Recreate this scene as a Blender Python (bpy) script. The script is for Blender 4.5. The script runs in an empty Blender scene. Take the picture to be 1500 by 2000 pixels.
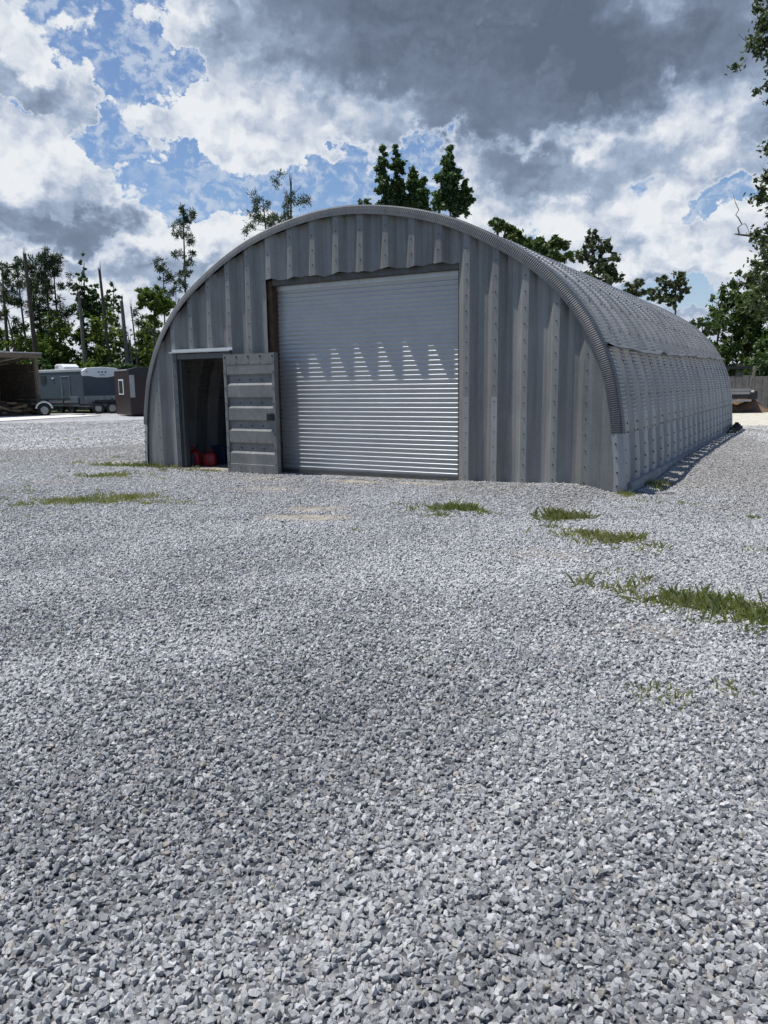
import bpy, bmesh, math, random
import numpy as np
from mathutils import Vector, Matrix
random.seed(7); rng = np.random.default_rng(11)
S = bpy.context.scene
COL = S.collection
PI = math.pi

# ------------------------------------------------------------------ camera model
CAM = np.array([4.1754, -9.6429, 1.4500]); YAW, PITCH, ROLL = -0.515561, -0.163603, -0.0123286
FPX = 1500.97
def cam_axes():
    f = np.array([math.sin(YAW)*math.cos(PITCH), math.cos(YAW)*math.cos(PITCH), math.sin(PITCH)])
    r = np.array([math.cos(YAW), -math.sin(YAW), 0.0]); u = np.cross(r, f)
    return r*math.cos(ROLL)+u*math.sin(ROLL), -r*math.sin(ROLL)+u*math.cos(ROLL), f
CR, CU, CF = cam_axes()
cd = bpy.data.cameras.new('camera'); cam = bpy.data.objects.new('camera', cd); COL.objects.link(cam)
cam.matrix_world = Matrix(((CR[0], CU[0], -CF[0], CAM[0]), (CR[1], CU[1], -CF[1], CAM[1]), (CR[2], CU[2], -CF[2], CAM[2]), (0, 0, 0, 1)))
cd.sensor_fit = 'VERTICAL'; cd.sensor_height = 36; cd.lens = 36*FPX/2000; cd.clip_start = 0.05; cd.clip_end = 3000
S.camera = cam
def ray(px, py):
    return CF*FPX + (px-750)*CR - (py-1000)*CU
def at(px, py, d):           # a surveyed point: direction of a sighting, horizontal distance d from the camera
    v = ray(px, py); h = math.hypot(v[0], v[1]); return CAM + v*(d/h)
def gnd(px, py, z=0.05):
    v = ray(px, py); return CAM + v*((z-CAM[2])/v[2])
def azel(px, py):
    v = ray(px, py); v = v/np.linalg.norm(v)
    return math.degrees(math.atan2(v[0], v[1])-YAW), math.degrees(math.asin(v[2]))

# ------------------------------------------------------------------ tagging
def tag(o, label=None, cat=None, group=None, kind=None):
    if label: o['label'] = label
    if cat: o['category'] = cat
    if group: o['group'] = group
    if kind: o['kind'] = kind
    return o
def empty(name, loc=(0, 0, 0), rz=0):
    o = bpy.data.objects.new(name, None); COL.objects.link(o); o.location = loc; o.rotation_euler = (0, 0, rz)
    o.empty_display_size = .1
    return o

# ------------------------------------------------------------------ mesh builder
class MB:
    def __init__(s): s.V = []; s.F = []; s.M = []; s.n = 0
    def add(s, v, f, m=0):
        v = [tuple(map(float, q)) for q in v]
        s.V += v; s.F += [tuple(i+s.n for i in q) for q in f]; s.M += [m]*len(f); s.n += len(v)
        return s
    def box(s, a, b, m=0, X=None):
        (x0, y0, z0), (x1, y1, z1) = a, b
        v = [(x0,y0,z0),(x1,y0,z0),(x1,y1,z0),(x0,y1,z0),(x0,y0,z1),(x1,y0,z1),(x1,y1,z1),(x0,y1,z1)]
        if X: v = [tuple(X @ Vector(q)) for q in v]
        return s.add(v, [(3,2,1,0),(4,5,6,7),(0,1,5,4),(1,2,6,5),(2,3,7,6),(3,0,4,7)], m)
    def bar(s, p, q, w, h=None, m=0, up=(0,0,1)):
        h = h or w; p = Vector(p); q = Vector(q); d = (q-p).normalized(); u = Vector(up)
        if abs(d.dot(u)) > .95: u = Vector((1,0,0))
        r = d.cross(u).normalized(); u = r.cross(d)
        v = []
        for c in (p, q):
            for a, b in ((-1,-1),(1,-1),(1,1),(-1,1)): v.append(c+r*a*w/2+u*b*h/2)
        return s.add(v, [(3,2,1,0),(4,5,6,7),(0,1,5,4),(1,2,6,5),(2,3,7,6),(3,0,4,7)], m)
    def tube(s, pts, rad, n=7, m=0, cap=True):
        P = [Vector(p) for p in pts]; V = []; F = []
        for i, p in enumerate(P):
            d = (P[min(i+1, len(P)-1)]-P[max(i-1, 0)]).normalized()
            u = Vector((0,0,1)) if abs(d.z) < .9 else Vector((1,0,0))
            r = d.cross(u).normalized(); u = r.cross(d)
            R = rad[i] if hasattr(rad, '__len__') else rad
            for k in range(n):
                a = 2*PI*k/n; V.append(p+r*math.cos(a)*R+u*math.sin(a)*R)
        for i in range(len(P)-1):
            for k in range(n):
                F.append((i*n+k, i*n+(k+1)%n, (i+1)*n+(k+1)%n, (i+1)*n+k))
        if cap: F += [tuple(range(n-1, -1, -1)), tuple(range((len(P)-1)*n, len(P)*n))]
        return s.add(V, F, m)
    def cyl(s, c, axis, r, h, n=16, m=0):
        a = Vector(axis).normalized(); c = Vector(c)
        return s.tube([c-a*h/2, c+a*h/2], r, n, m)
    def prism(s, poly, ext, m=0):       # poly list of 3-D points, ext vector
        n = len(poly); e = Vector(ext); P = [Vector(p) for p in poly]
        return s.add(P+[p+e for p in P], [tuple(range(n-1,-1,-1)), tuple(range(n, 2*n))]+[(i,(i+1)%n,n+(i+1)%n,n+i) for i in range(n)], m)
    def build(s, name, mats, parent=None, smooth=False, bevel=0):
        me = bpy.data.meshes.new(name); me.from_pydata(s.V, [], s.F); 
        mats = mats if isinstance(mats, (list, tuple)) else [mats]
        for m in mats: me.materials.append(m)
        if len(mats) > 1: me.polygons.foreach_set('material_index', np.array(s.M, dtype=np.int32))
        if smooth: me.polygons.foreach_set('use_smooth', np.ones(len(s.F), dtype=bool))
        me.update()
        bm = bmesh.new(); bm.from_mesh(me); bmesh.ops.recalc_face_normals(bm, faces=bm.faces); bm.to_mesh(me); bm.free()
        o = bpy.data.objects.new(name, me); COL.objects.link(o)
        if parent: o.parent = parent
        if bevel:
            b = o.modifiers.new('bevel', 'BEVEL'); b.width = bevel; b.segments = 2; b.limit_method = 'ANGLE'
        return o
def npmesh(name, V, F, mats, parent=None, smooth=False, mi=None):
    """V (n,3) float, F (m,4) int"""
    me = bpy.data.meshes.new(name); k = F.shape[1]
    me.vertices.add(len(V)); me.vertices.foreach_set('co', np.ascontiguousarray(V, dtype=np.float32).ravel())
    me.loops.add(F.size); me.loops.foreach_set('vertex_index', np.ascontiguousarray(F, dtype=np.int32).ravel())
    me.polygons.add(len(F)); me.polygons.foreach_set('loop_start', np.arange(0, F.size, k, dtype=np.int32))
    me.polygons.foreach_set('loop_total', np.full(len(F), k, dtype=np.int32))
    for m in (mats if isinstance(mats, (list, tuple)) else [mats]): me.materials.append(m)
    if mi is not None: me.polygons.foreach_set('material_index', np.asarray(mi, dtype=np.int32))
    me.polygons.foreach_set('use_smooth', np.full(len(F), bool(smooth), dtype=bool))
    me.update(calc_edges=True); me.validate()
    o = bpy.data.objects.new(name, me); COL.objects.link(o)
    if parent: o.parent = parent
    return o
def gridfaces(nr, nc):
    i = np.arange(nr-1)[:, None]*nc + np.arange(nc-1)[None, :]
    return np.stack([i, i+1, i+nc+1, i+nc], -1).reshape(-1, 4)

# ------------------------------------------------------------------ materials
class NT:
    def __init__(s, tree): s.t = tree; s.t.nodes.clear()
    def n(s, typ, **kw):
        nd = s.t.nodes.new(typ)
        for k, v in kw.items():
            if k.startswith('i_'): pass
            else: setattr(nd, k, v)
        return nd
    def link(s, a, b): s.t.links.new(a, b)
    def put(s, sock, v):
        if isinstance(v, bpy.types.NodeSocket): s.link(v, sock)
        elif v is not None: sock.default_value = v
    def math(s, op, a, b=None, c=None, clamp=False):
        nd = s.n('ShaderNodeMath', operation=op); nd.use_clamp = clamp
        for i, v in enumerate((a, b, c)):
            if v is not None: s.put(nd.inputs[i], v)
        return nd.outputs[0]
    def vmath(s, op, a, b=None):
        nd = s.n('ShaderNodeVectorMath', operation=op); s.put(nd.inputs[0], a)
        if b is not None: s.put(nd.inputs[1], b)
        return nd.outputs['Value'] if op in ('LENGTH', 'DOT_PRODUCT', 'DISTANCE') else nd.outputs[0]
    def noise(s, vec, scale, detail=4, rough=.55, dist=0, dim='3D'):
        nd = s.n('ShaderNodeTexNoise', noise_dimensions=dim); s.put(nd.inputs['Vector'], vec)
        nd.inputs['Scale'].default_value = scale; nd.inputs['Detail'].default_value = detail
        nd.inputs['Roughness'].default_value = rough; nd.inputs['Distortion'].default_value = dist
        return nd.outputs['Fac']
    def voro(s, vec, scale, feature='F1', out='Distance', rand=1):
        nd = s.n('ShaderNodeTexVoronoi', feature=feature); s.put(nd.inputs['Vector'], vec)
        nd.inputs['Scale'].default_value = scale; nd.inputs['Randomness'].default_value = rand
        return nd.outputs[out]
    def ramp(s, fac, stops, interp='LINEAR'):
        nd = s.n('ShaderNodeValToRGB'); cr = nd.color_ramp; cr.interpolation = interp
        while len(cr.elements) < len(stops): cr.elements.new(.5)
        for e, (p, c) in zip(cr.elements, stops):
            e.position = p; e.color = (*c, 1) if len(c) == 3 else c
        s.put(nd.inputs[0], fac); return nd.outputs[0]
    def mix(s, fac, a, b, mode='MIX'):
        nd = s.n('ShaderNodeMix', data_type='RGBA', blend_type=mode)
        s.put(nd.inputs[0], fac)
        for i, v in ((6, a), (7, b)):
            if isinstance(v, (tuple, list)) and len(v) == 3: v = (*v, 1)
            s.put(nd.inputs[i], v)
        return nd.outputs[2]
    def mapr(s, v, a, b, c=0, d=1, interp='SMOOTHSTEP'):
        nd = s.n('ShaderNodeMapRange', interpolation_type=interp); s.put(nd.inputs[0], v)
        for i, x in enumerate((a, b, c, d)): nd.inputs[i+1].default_value = x
        return nd.outputs[0]
    def mapping(s, vec, scale=(1,1,1), loc=(0,0,0)):
        nd = s.n('ShaderNodeMapping'); s.put(nd.inputs[0], vec); nd.inputs['Scale'].default_value = scale; nd.inputs['Location'].default_value = loc
        return nd.outputs[0]
    def obj(s): return s.n('ShaderNodeTexCoord').outputs['Object']
    def pos(s): return s.n('ShaderNodeNewGeometry').outputs['Position']
    def sep(s, v):
        nd = s.n('ShaderNodeSeparateXYZ'); s.put(nd.inputs[0], v); return nd.outputs
    def comb(s, x, y, z):
        nd = s.n('ShaderNodeCombineXYZ')
        for i, v in enumerate((x, y, z)): s.put(nd.inputs[i], v)
        return nd.outputs[0]
    def bump(s, h, strength=.3, dist=.01):
        nd = s.n('ShaderNodeBump'); nd.inputs['Strength'].default_value = strength; nd.inputs['Distance'].default_value = dist
        s.put(nd.inputs['Height'], h); return nd.outputs[0]
    def pbsdf(s, color, rough=.6, metal=0, normal=None, spec=.5):
        b = s.n('ShaderNodeBsdfPrincipled'); o = s.n('ShaderNodeOutputMaterial')
        if isinstance(color, (tuple, list)) and len(color) == 3: color = (*color, 1)
        s.put(b.inputs['Base Color'], color); s.put(b.inputs['Roughness'], rough); s.put(b.inputs['Metallic'], metal)
        b.inputs['Specular IOR Level'].default_value = spec
        if normal is not None: s.put(b.inputs['Normal'], normal)
        s.link(b.outputs[0], o.inputs[0]); return b
def mat(name):
    m = bpy.data.materials.new(name); m.use_nodes = True; return m, NT(m.node_tree)

def mk_plain(name, c, rough=.6, metal=0, var=.25, scale=6, bump=.1, spec=.5):
    m, t = mat(name); p = t.obj()
    f = t.noise(p, scale, 5, .6)
    lo = tuple(x*(1-var) for x in c); hi = tuple(min(1, x*(1+var)) for x in c)
    t.pbsdf(t.ramp(f, [(.3, lo), (.7, hi)]), rough, metal, t.bump(t.noise(p, scale*6, 3), bump, .004) if bump else None, spec); return m
def mk_galv(name, lo, hi, metal=.35, rough=.5, streak=(7, 7, .35), cell=None, stain=0.0, spangle=.35):
    """weathered galvanised steel: spangle, vertical rain streaks, panel to panel differences"""
    m, t = mat(name); p = t.obj()
    st = t.noise(t.mapping(p, streak), 1.6, 6, .62)
    fine = t.noise(t.mapping(p, (streak[0]*4, streak[1]*4, streak[2]*3)), 2.2, 4, .6)
    big = t.noise(p, 1.3, 4, .6)
    sp = t.voro(p, 60, out='Color'); spv = t.sep(sp)[0]
    f = t.math('ADD', t.math('MULTIPLY', st, .5), t.math('MULTIPLY', big, .3))
    f = t.math('ADD', f, t.math('MULTIPLY', fine, .2))
    f = t.math('ADD', f, t.math('MULTIPLY', t.math('SUBTRACT', spv, .5), spangle*.2))
    if cell:
        x = t.sep(p); w = t.n('ShaderNodeTexWhiteNoise', noise_dimensions='1D')
        t.put(w.inputs['W'], t.math('FLOOR', t.math('DIVIDE', t.math('ADD', x[cell[0]], cell[2]), cell[1])))
        f = t.math('ADD', f, t.math('MULTIPLY', t.math('SUBTRACT', w.outputs[0], .5), .16))
    c = t.ramp(f, [(.30, lo), (.72, hi)])
    if stain:
        s2 = t.mapr(t.noise(t.mapping(p, (2.2, 2.2, .55)), 1.3, 5, .65), .56, .74)
        c = t.mix(t.math('MULTIPLY', s2, stain), c, (hi[0]*1.45, hi[1]*1.38, hi[2]*1.22))
    r = t.math('ADD', rough-.12, t.math('MULTIPLY', big, .24))
    t.pbsdf(c, r, metal, t.bump(t.noise(t.mapping(p, (1, 1, .3)), 5, 3), .12, .02)); return m

M = {}
M['wall'] = mk_galv('galvanised_end_wall', (.130,.131,.125), (.298,.296,.280), .2, .5, cell=(0, .406, .2), stain=.22)
M['trim'] = mk_galv('galvanised_trim', (.068,.072,.074), (.13,.135,.137), .35, .48)
M['roof'] = mk_galv('galvanised_roof', (.25,.248,.238), (.41,.405,.39), .3, .44, (6, 6, .6), cell=(1, .61, 0), stain=.15)
M['base'] = mk_galv('galvanised_base_plate', (.24,.245,.245), (.42,.425,.42), .25, .52, (6, 6, .5), cell=(1, .61, .3), stain=.2)
M['shutter'] = mk_galv('galvalume_shutter', (.40,.412,.413), (.49,.497,.496), .4, .42, (1.2, 1, 2), spangle=.15)
M['lip'] = mk_galv('lip_steel', (.10,.105,.11), (.17,.175,.18), .4, .5)
M['bolt'] = mk_plain('bolt_steel', (.035,.037,.04), .5, .6, .3, 40, 0)
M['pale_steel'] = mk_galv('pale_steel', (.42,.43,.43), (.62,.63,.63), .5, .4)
M['leaf_steel'] = mk_galv('walk_door_steel', (.10,.102,.098), (.25,.25,.238), .2, .55, (3, 3, 2.5), stain=.45)
M['jamb_wood'] = mk_plain('brown_jamb_wood', (.065,.038,.022), .8, 0, .45, 9, .4)
M['hood'] = mk_plain('dark_hood_metal', (.095,.093,.085), .6, .2, .2, 8, .1)
M['rubber'] = mk_plain('black_rubber', (.018,.018,.019), .8, 0, .3, 12, .2)
M['concrete'] = mk_plain('concrete', (.30,.295,.28), .9, 0, .3, 5, .5)
M['dark_concrete'] = mk_plain('damp_concrete', (.16,.16,.155), .9, 0, .35, 5, .5)
M['white_slab'] = mk_plain('pale_slab', (.62,.60,.55), .9, 0, .12, 2, .3)
M['post_wood'] = mk_plain('weathered_post_wood', (.15,.115,.085), .85, 0, .35, 7, .4)
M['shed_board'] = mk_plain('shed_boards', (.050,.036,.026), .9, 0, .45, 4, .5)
M['plank'] = mk_plain('cut_planks', (.24,.155,.09), .85, 0, .4, 6, .4)
M['tin'] = mk_galv('shed_tin', (.4,.4,.4), (.6,.6,.6), .4, .4)
M['trailer_blue'] = mk_plain('slate_blue_panel', (.048,.065,.088), .42, .1, .16, 1.5, .05)
M['trailer_white'] = mk_plain('white_gel_coat', (.72,.73,.73), .4, 0, .05, 2, 0)
M['trailer_trim'] = mk_galv('trailer_trim', (.4,.4,.41), (.6,.6,.61), .6, .35)
M['guard'] = mk_plain('stone_guard', (.36,.35,.32), .5, .3, .3, 2.2, .2)
M['maroon'] = mk_plain('maroon_panel', (.020,.0065,.008), .45, .05, .3, 1.5, .05)
M['dark_glass'] = mk_plain('dark_glass', (.012,.014,.016), .4, 0, .2, 2, 0)
M['black_frame'] = mk_plain('black_steel', (.02,.021,.024), .5, .3, .3, 6, .1)
M['rim'] = mk_plain('wheel_rim', (.30,.30,.30), .4, .5, .15, 5, 0)
M['red'] = mk_plain('red_plastic', (.42,.022,.028), .45, 0, .15, 4, .05)
M['blue'] = mk_plain('blue_plastic', (.022,.035,.08), .5, 0, .2, 4, .05)
M['grey_plastic'] = mk_plain('grey_plastic', (.10,.13,.15), .6, 0, .2, 4, .05)
M['fence'] = mk_plain('grey_fence_wood', (.165,.155,.14), .9, 0, .35, 5, .5)
M['beige_wood'] = mk_plain('beige_boards', (.27,.24,.195), .9, 0, .3, 4, .4)
M['bark'] = mk_plain('bark', (.085,.066,.052), .95, 0, .45, 9, .9)
M['grey_bark'] = mk_plain('bare_grey_wood', (.15,.135,.115), .95, 0, .35, 7, .9)
M['raw_wood'] = mk_plain('splintered_wood', (.36,.27,.17), .9, 0, .35, 8, .5)

def mk_leaf(name, cols, trans=.3, rough=.55, fs=9):
    m, t = mat(name); p = t.pos()
    f = t.math('ADD', t.math('MULTIPLY', t.noise(p, .9, 3, .6), .55), t.math('MULTIPLY', t.noise(p, fs, 2, .6), .45 if fs < 20 else .75))
    c = t.ramp(f, [(.32, cols[0]), (.5, cols[1]), (.68, cols[2])])
    b = t.n('ShaderNodeBsdfPrincipled'); t.put(b.inputs['Base Color'], c); b.inputs['Roughness'].default_value = rough
    b.inputs['Specular IOR Level'].default_value = .35
    tr = t.n('ShaderNodeBsdfTranslucent'); t.put(tr.inputs[0], t.mix(1, c, (1.0, 1.15, .55, 1), 'MULTIPLY'))
    mx = t.n('ShaderNodeMixShader'); mx.inputs[0].default_value = trans
    t.link(b.outputs[0], mx.inputs[1]); t.link(tr.outputs[0], mx.inputs[2])
    o = t.n('ShaderNodeOutputMaterial'); t.link(mx.outputs[0], o.inputs[0]); return m
M['oak'] = mk_leaf('oak_leaves', [(.030,.052,.016), (.066,.106,.028), (.12,.168,.05)])
M['dark_leaf'] = mk_leaf('dark_leaves', [(.028,.056,.020), (.060,.108,.034), (.115,.175,.054)])
M['grey_leaf'] = mk_leaf('grey_green_leaves', [(.045,.060,.028), (.08,.105,.048), (.135,.155,.085)])
M['bush'] = mk_leaf('bush_leaves', [(.052,.082,.017), (.112,.165,.030), (.185,.235,.048)], .45)
M['lime_bush'] = mk_leaf('yellow_green_leaves', [(.06,.082,.015), (.12,.16,.028), (.19,.225,.05)], .45)
M['pine'] = mk_leaf('pine_needles', [(.020,.034,.016), (.040,.062,.026), (.072,.096,.040)], .25)
M['grass'] = mk_leaf('grass_blades', [(.085,.115,.030), (.155,.215,.052), (.36,.34,.17)], .45, .55, 55)
M['dry_grass'] = mk_leaf('dry_grass', [(.13,.11,.06), (.17,.15,.07), (.22,.19,.11)], .3)

# ------------------------------------------------------------------ ground heights
def sst(x, a, b): 
    t = np.clip((x-a)/(b-a), 0, 1); return t*t*(3-2*t)
_ph = rng.uniform(0, 2*PI, 24); _k = rng.normal(0, 1, (24, 2)); _fr = np.concatenate([rng.uniform(.25, .8, 12), rng.uniform(1.2, 3.2, 12)])
_k = _k/np.linalg.norm(_k, axis=1)[:, None]*_fr[:, None]
def gz(x, y):
    x = np.asarray(x, float); y = np.asarray(y, float); z = np.full(np.broadcast(x, y).shape, .05)
    for i in range(24):
        z = z + (.006 if i < 12 else .0028)*np.sin(_k[i, 0]*x+_k[i, 1]*y+_ph[i])
    near = 1-sst(np.hypot(x-4.2, y+9.6), 20, 60); z = .05+(z-.05)*near
    # gravel banked along the front wall
    fx = np.interp(x, [-7.5, -6.1, -4.1, -3.05, -1.7, -.3, -.07, .67, 1.09, 1.36, 1.69, 1.94, 2.12, 2.7], [.05, .09, .092, .095, .10, .105, .14, .148, .165, .182, .155, .10, .078, .05])
    w = (1-sst(-y, .12, 1.3))*(y < .3)*(x > -7.5)*(x < 2.7); z = z*(1-w)+fx*w
    # bank along the right wall, higher toward the back
    fy = np.interp(y, [-.3, 0, 1.5, 3.5, 6, 9, 13, 15], [.05, .05, .06, .135, .17, .18, .16, .06])
    w2 = (1-sst(x, 2.25, 3.2))*(x > 1.9)*(y > -.3)*(y < 15); z = z*(1-w2)+np.maximum(fy, z)*w2
    # sunken strip right beside the curb near the corner
    w3 = np.exp(-((x-2.42)/.16)**2)*sst(y, .1, .6)*(1-sst(y, 2.2, 3.4)); z = z-.035*w3
    inside = (np.abs(x+2) < 4.12)*(y > .3)*(y < 13.1); z = np.where(inside, .0, z)
    return z
def patch(x, y, c, rx, ry, ang=0):
    dx, dy = x-c[0], y-c[1]; ca, sa = math.cos(ang), math.sin(ang)
    return np.exp(-(((dx*ca+dy*sa)/rx)**2+((-dx*sa+dy*ca)/ry)**2))
DIRT = [((-.63,-2.86),.55,.22,.4,1.), ((-.9,-2.3),.5,.25,.3,.7), ((-.55,-.22),.55,.13,0,1.), ((-1.6,-.35),.6,.16,.0,.8), ((2.22,-3.64),.7,.35,.3,.45),
        ((-2.6,-1.2),1.0,.35,.3,.5), ((-6.0,-1.9),.7,.2,.5,.5), ((-7.5,.6),1.2,.3,.5,.5), ((-3.2,-.5),1.2,.2,0,.5), ((2.3,-5.3),.8,.3,.2,.3), ((3.4,-5.3),.5,.3,.2,.35), ((1.4,-1.0),.6,.2,.2,.3)]
def dirt(x, y):
    d = np.zeros(np.broadcast(x, y).shape)
    for c, rx, ry, a, w in DIRT: d = np.maximum(d, np.clip(w*1.45*patch(x, y, c, rx, ry, a), 0, 1))
    return d

# ------------------------------------------------------------------ ground
def axis(lo, hi, c0, c1, st):
    a = list(np.arange(c0, c1+1e-6, st)); s = st; x = c1
    while x < hi: s = min(s*1.25, 60); x += s; a.append(x)
    s = st; x = c0
    while x > lo: s = min(s*1.25, 60); x -= s; a.insert(0, x)
    return np.array(a)
gx = axis(-900, 900, -12, 9, .14); gy = axis(-500, 1100, -11, 16, .14)
GX, GY = np.meshgrid(gx, gy)
m, t = mat('gravel_ground'); p = t.pos()
def stone_layer(sc, off):
    q = t.mapping(p, (1, 1, .4), (off, off*.7, 0))
    col = t.sep(t.voro(q, sc, out='Color'))[0]; d = t.voro(q, sc)
    return col, d
c1, d1 = stone_layer(27, 0); c2, d2 = stone_layer(43, 3.3); c3, d3 = stone_layer(9, 1.7)
big = t.noise(p, .35, 5, .6); med = t.noise(p, 2.2, 5, .6)
v = t.math('ADD', t.math('MULTIPLY', c1, .55), t.math('MULTIPLY', c2, .45))
v = t.math('ADD', v, t.math('MULTIPLY', t.math('SUBTRACT', big, .5), .45))
v = t.math('ADD', v, t.math('MULTIPLY', t.math('SUBTRACT', med, .5), .35))
v = t.math('ADD', v, t.math('MULTIPLY', t.math('SUBTRACT', c3, .5), .16))
stone = t.ramp(v, [(.0, (.12,.123,.13)), (.3, (.24,.243,.25)), (.55, (.40,.402,.407)), (.8, (.58,.58,.575)), (1, (.77,.765,.75))])
at1 = t.n('ShaderNodeAttribute', attribute_name='mask'); mk = t.sep(at1.outputs['Vector'])
soil = t.ramp(t.noise(p, 6, 6, .65), [(.3, (.20,.178,.148)), (.7, (.40,.36,.30))])
sand = t.ramp(t.noise(p, 3, 6, .7), [(.3, (.40,.37,.30)), (.7, (.68,.645,.55))])
lawn = t.ramp(t.noise(p, 2.5, 6, .7), [(.3, (.035,.05,.015)), (.6, (.075,.095,.028)), (.8, (.15,.14,.075))])
at2 = t.n('ShaderNodeAttribute', attribute_name='gap_shade'); stone = t.mix(at2.outputs['Fac'], stone, t.mix(1, stone, (.42,.42,.43,1), 'MULTIPLY')); stone = t.mix(1, stone, (.95,.95,.95,1), 'MULTIPLY')  # ground colour darkened under near stones as painted shade in the gaps
dn = t.math('ADD', mk[0], t.math('MULTIPLY', t.math('SUBTRACT', t.noise(p, 7, 5, .65), .5), .7))
col = t.mix(t.mapr(dn, .3, .75), stone, soil)
sn = t.math('ADD', mk[1], t.math('MULTIPLY', t.math('SUBTRACT', t.noise(p, 1.2, 5, .65), .5), .6))
col = t.mix(t.mapr(sn, .35, .65), col, sand)
ln = t.math('ADD', mk[2], t.math('MULTIPLY', t.math('SUBTRACT', t.noise(p, .8, 5, .65), .5), .7))
col = t.mix(t.mapr(ln, .35, .65), col, lawn)
hb = t.math('ADD', t.math('MULTIPLY', d1, -1), t.math('MULTIPLY', d2, -.6))
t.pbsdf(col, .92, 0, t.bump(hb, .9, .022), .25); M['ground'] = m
Z = gz(GX, GY)
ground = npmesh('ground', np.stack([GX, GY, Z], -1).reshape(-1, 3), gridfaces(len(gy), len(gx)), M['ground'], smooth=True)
tag(ground, kind='structure')
# what the ground is made of, place by place
dD = dirt(GX, GY)
# right-hand yard behind the hut: pale sand
msand = sst(GX, -1.5, 1.2)*sst(GY, 16.2, 18.2)*(1-sst(GY, 31.5, 33.5))*(1-sst(GX, 30, 45))
mlawn = np.maximum.reduce([sst(GY-.45*(GX+32), 20.0, 22.6)*(GX < -9), sst(GY, 32.8, 34.2)*(GX >= -9), sst(-GX, 34, 37)*(GY < 16), sst(-GY, 20, 30), sst(GX, 22, 30)*(GY < 17)])
mlawn = np.maximum(mlawn, .35*patch(GX, GY, (-30, 19.5), 5, .8, .42))
at_ = ground.data.attributes.new('mask', 'FLOAT_VECTOR', 'POINT')
at_.data.foreach_set('vector', np.stack([dD, msand, mlawn], -1).reshape(-1).astype(np.float32))

af = ground.data.attributes.new('gap_shade', 'FLOAT', 'POINT'); af.data.foreach_set('value', (1-sst(np.hypot(GX-CAM[0], GY-CAM[1]), 7, 22)).reshape(-1).astype(np.float32))  # painted gap shade: full near the camera, fading out with distance
# ------------------------------------------------------------------ gravel stones
m, t = mat('crushed_limestone'); oi = t.n('ShaderNodeObjectInfo'); rnd = oi.outputs['Random']; p = t.obj()
n1 = t.noise(p, 1.6, 5, .65); wn = t.noise(p, 2.6, 5, .75, 1.2)
v = t.math('ADD', t.math('MULTIPLY', rnd, .78), t.math('MULTIPLY', n1, .22))
gcol = t.ramp(v, [(.0, (.15,.154,.163)), (.3, (.275,.28,.29)), (.55, (.43,.434,.44)), (.78, (.62,.62,.615)), (.95, (.84,.835,.815))])
r2 = t.n('ShaderNodeTexWhiteNoise', noise_dimensions='1D'); t.put(r2.inputs['W'], t.math('MULTIPLY', rnd, 917.3))
tanm = t.math('GREATER_THAN', r2.outputs[0], .955)
gcol = t.mix(t.math('MULTIPLY', tanm, .7), gcol, (.52,.455,.36))
gcol = t.mix(t.math('MULTIPLY', t.mapr(wn, .53, .64), .55), gcol, (.72,.725,.72))
wp = t.pos(); dust_shade = t.math('ADD', t.math('MULTIPLY', t.sep(wp)[1], .16), t.math('MULTIPLY', t.math('SUBTRACT', t.noise(wp, .55, 5, .6), .5), 2.2))   # dust ground into the driven strip; nearest stones painted darker for their shaded faces
gcol = t.mix(t.mapr(dust_shade, -1.55, -.7, .27, 0), gcol, (.05,.055,.065)); gcol = t.mix(t.mapr(dust_shade, -1.3, -.3, 0, .42), gcol, (.66,.66,.65))
trk = t.noise(t.mapping(wp, (.42, .16, 1), (1.3, .4, 0)), 1.5, 4, .55)      # wheel-worn lighter runs through the yard
gcol = t.mix(t.mapr(trk, .47, .66, 0, .38), gcol, (.74,.74,.73)); gcol = t.mix(t.mapr(trk, .46, .34, 0, .07), gcol, (.16,.16,.165))
earth = t.math('ADD', t.math('MULTIPLY', t.sep(wp)[1], .25), t.math('MULTIPLY', t.math('SUBTRACT', t.noise(wp, .8, 5, .65), .5), 2.4))   # soil worked up between the stones along the front
gcol = t.mix(t.mapr(earth, -.35, .3, 0, .42), gcol, (.37,.335,.285))
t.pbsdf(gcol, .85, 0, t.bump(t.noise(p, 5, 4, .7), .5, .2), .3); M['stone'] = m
stones = bpy.data.collections.new('stone_shapes')
NV = 18
for i in range(NV):
    bm = bmesh.new(); k = rng.integers(11, 17)
    q = rng.normal(0, 1, (k, 3)); q /= np.linalg.norm(q, axis=1)[:, None]; q *= rng.uniform(.72, 1.05, (k, 1))
    q *= np.array([1, rng.uniform(.62, .95), rng.uniform(.5, .85)])
    for c in q: bm.verts.new(c)
    bmesh.ops.convex_hull(bm, input=bm.verts)
    bmesh.ops.delete(bm, geom=[v_ for v_ in bm.verts if not v_.link_faces], context='VERTS')
    me = bpy.data.meshes.new('stone'); bm.to_mesh(me); bm.free(); me.materials.append(M['stone'])
    stones.objects.link(bpy.data.objects.new('stone', me))
def ring(r0, r1, dens, half=.64, inner=0):
    n = int(dens*(half-inner)*(r1*r1-r0*r0))
    r = np.sqrt(rng.uniform(r0*r0, r1*r1, n)); a = YAW+rng.uniform(inner, half, n)*rng.choice([-1, 1], n)
    x = CAM[0]+r*np.sin(a); y = CAM[1]+r*np.cos(a)
    ok = ~((np.abs(x+2) < 4.2) & (y > -.02) & (y < 13.35))
    ok &= rng.uniform(0, 1, n) > dirt(x, y)*.93
    # the yard's gravel stops at the sand, the slab and the lawn
    ok &= ~((x > -.5+rng.normal(0, .5, n)) & (y > 16.6+rng.normal(0, .4, n)))
    ok &= (y-.45*(x+32)) < 20.2+rng.normal(0, .5, n)
    return x[ok], y[ok]
X, Y, SC, L = [], [], [], []
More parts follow.
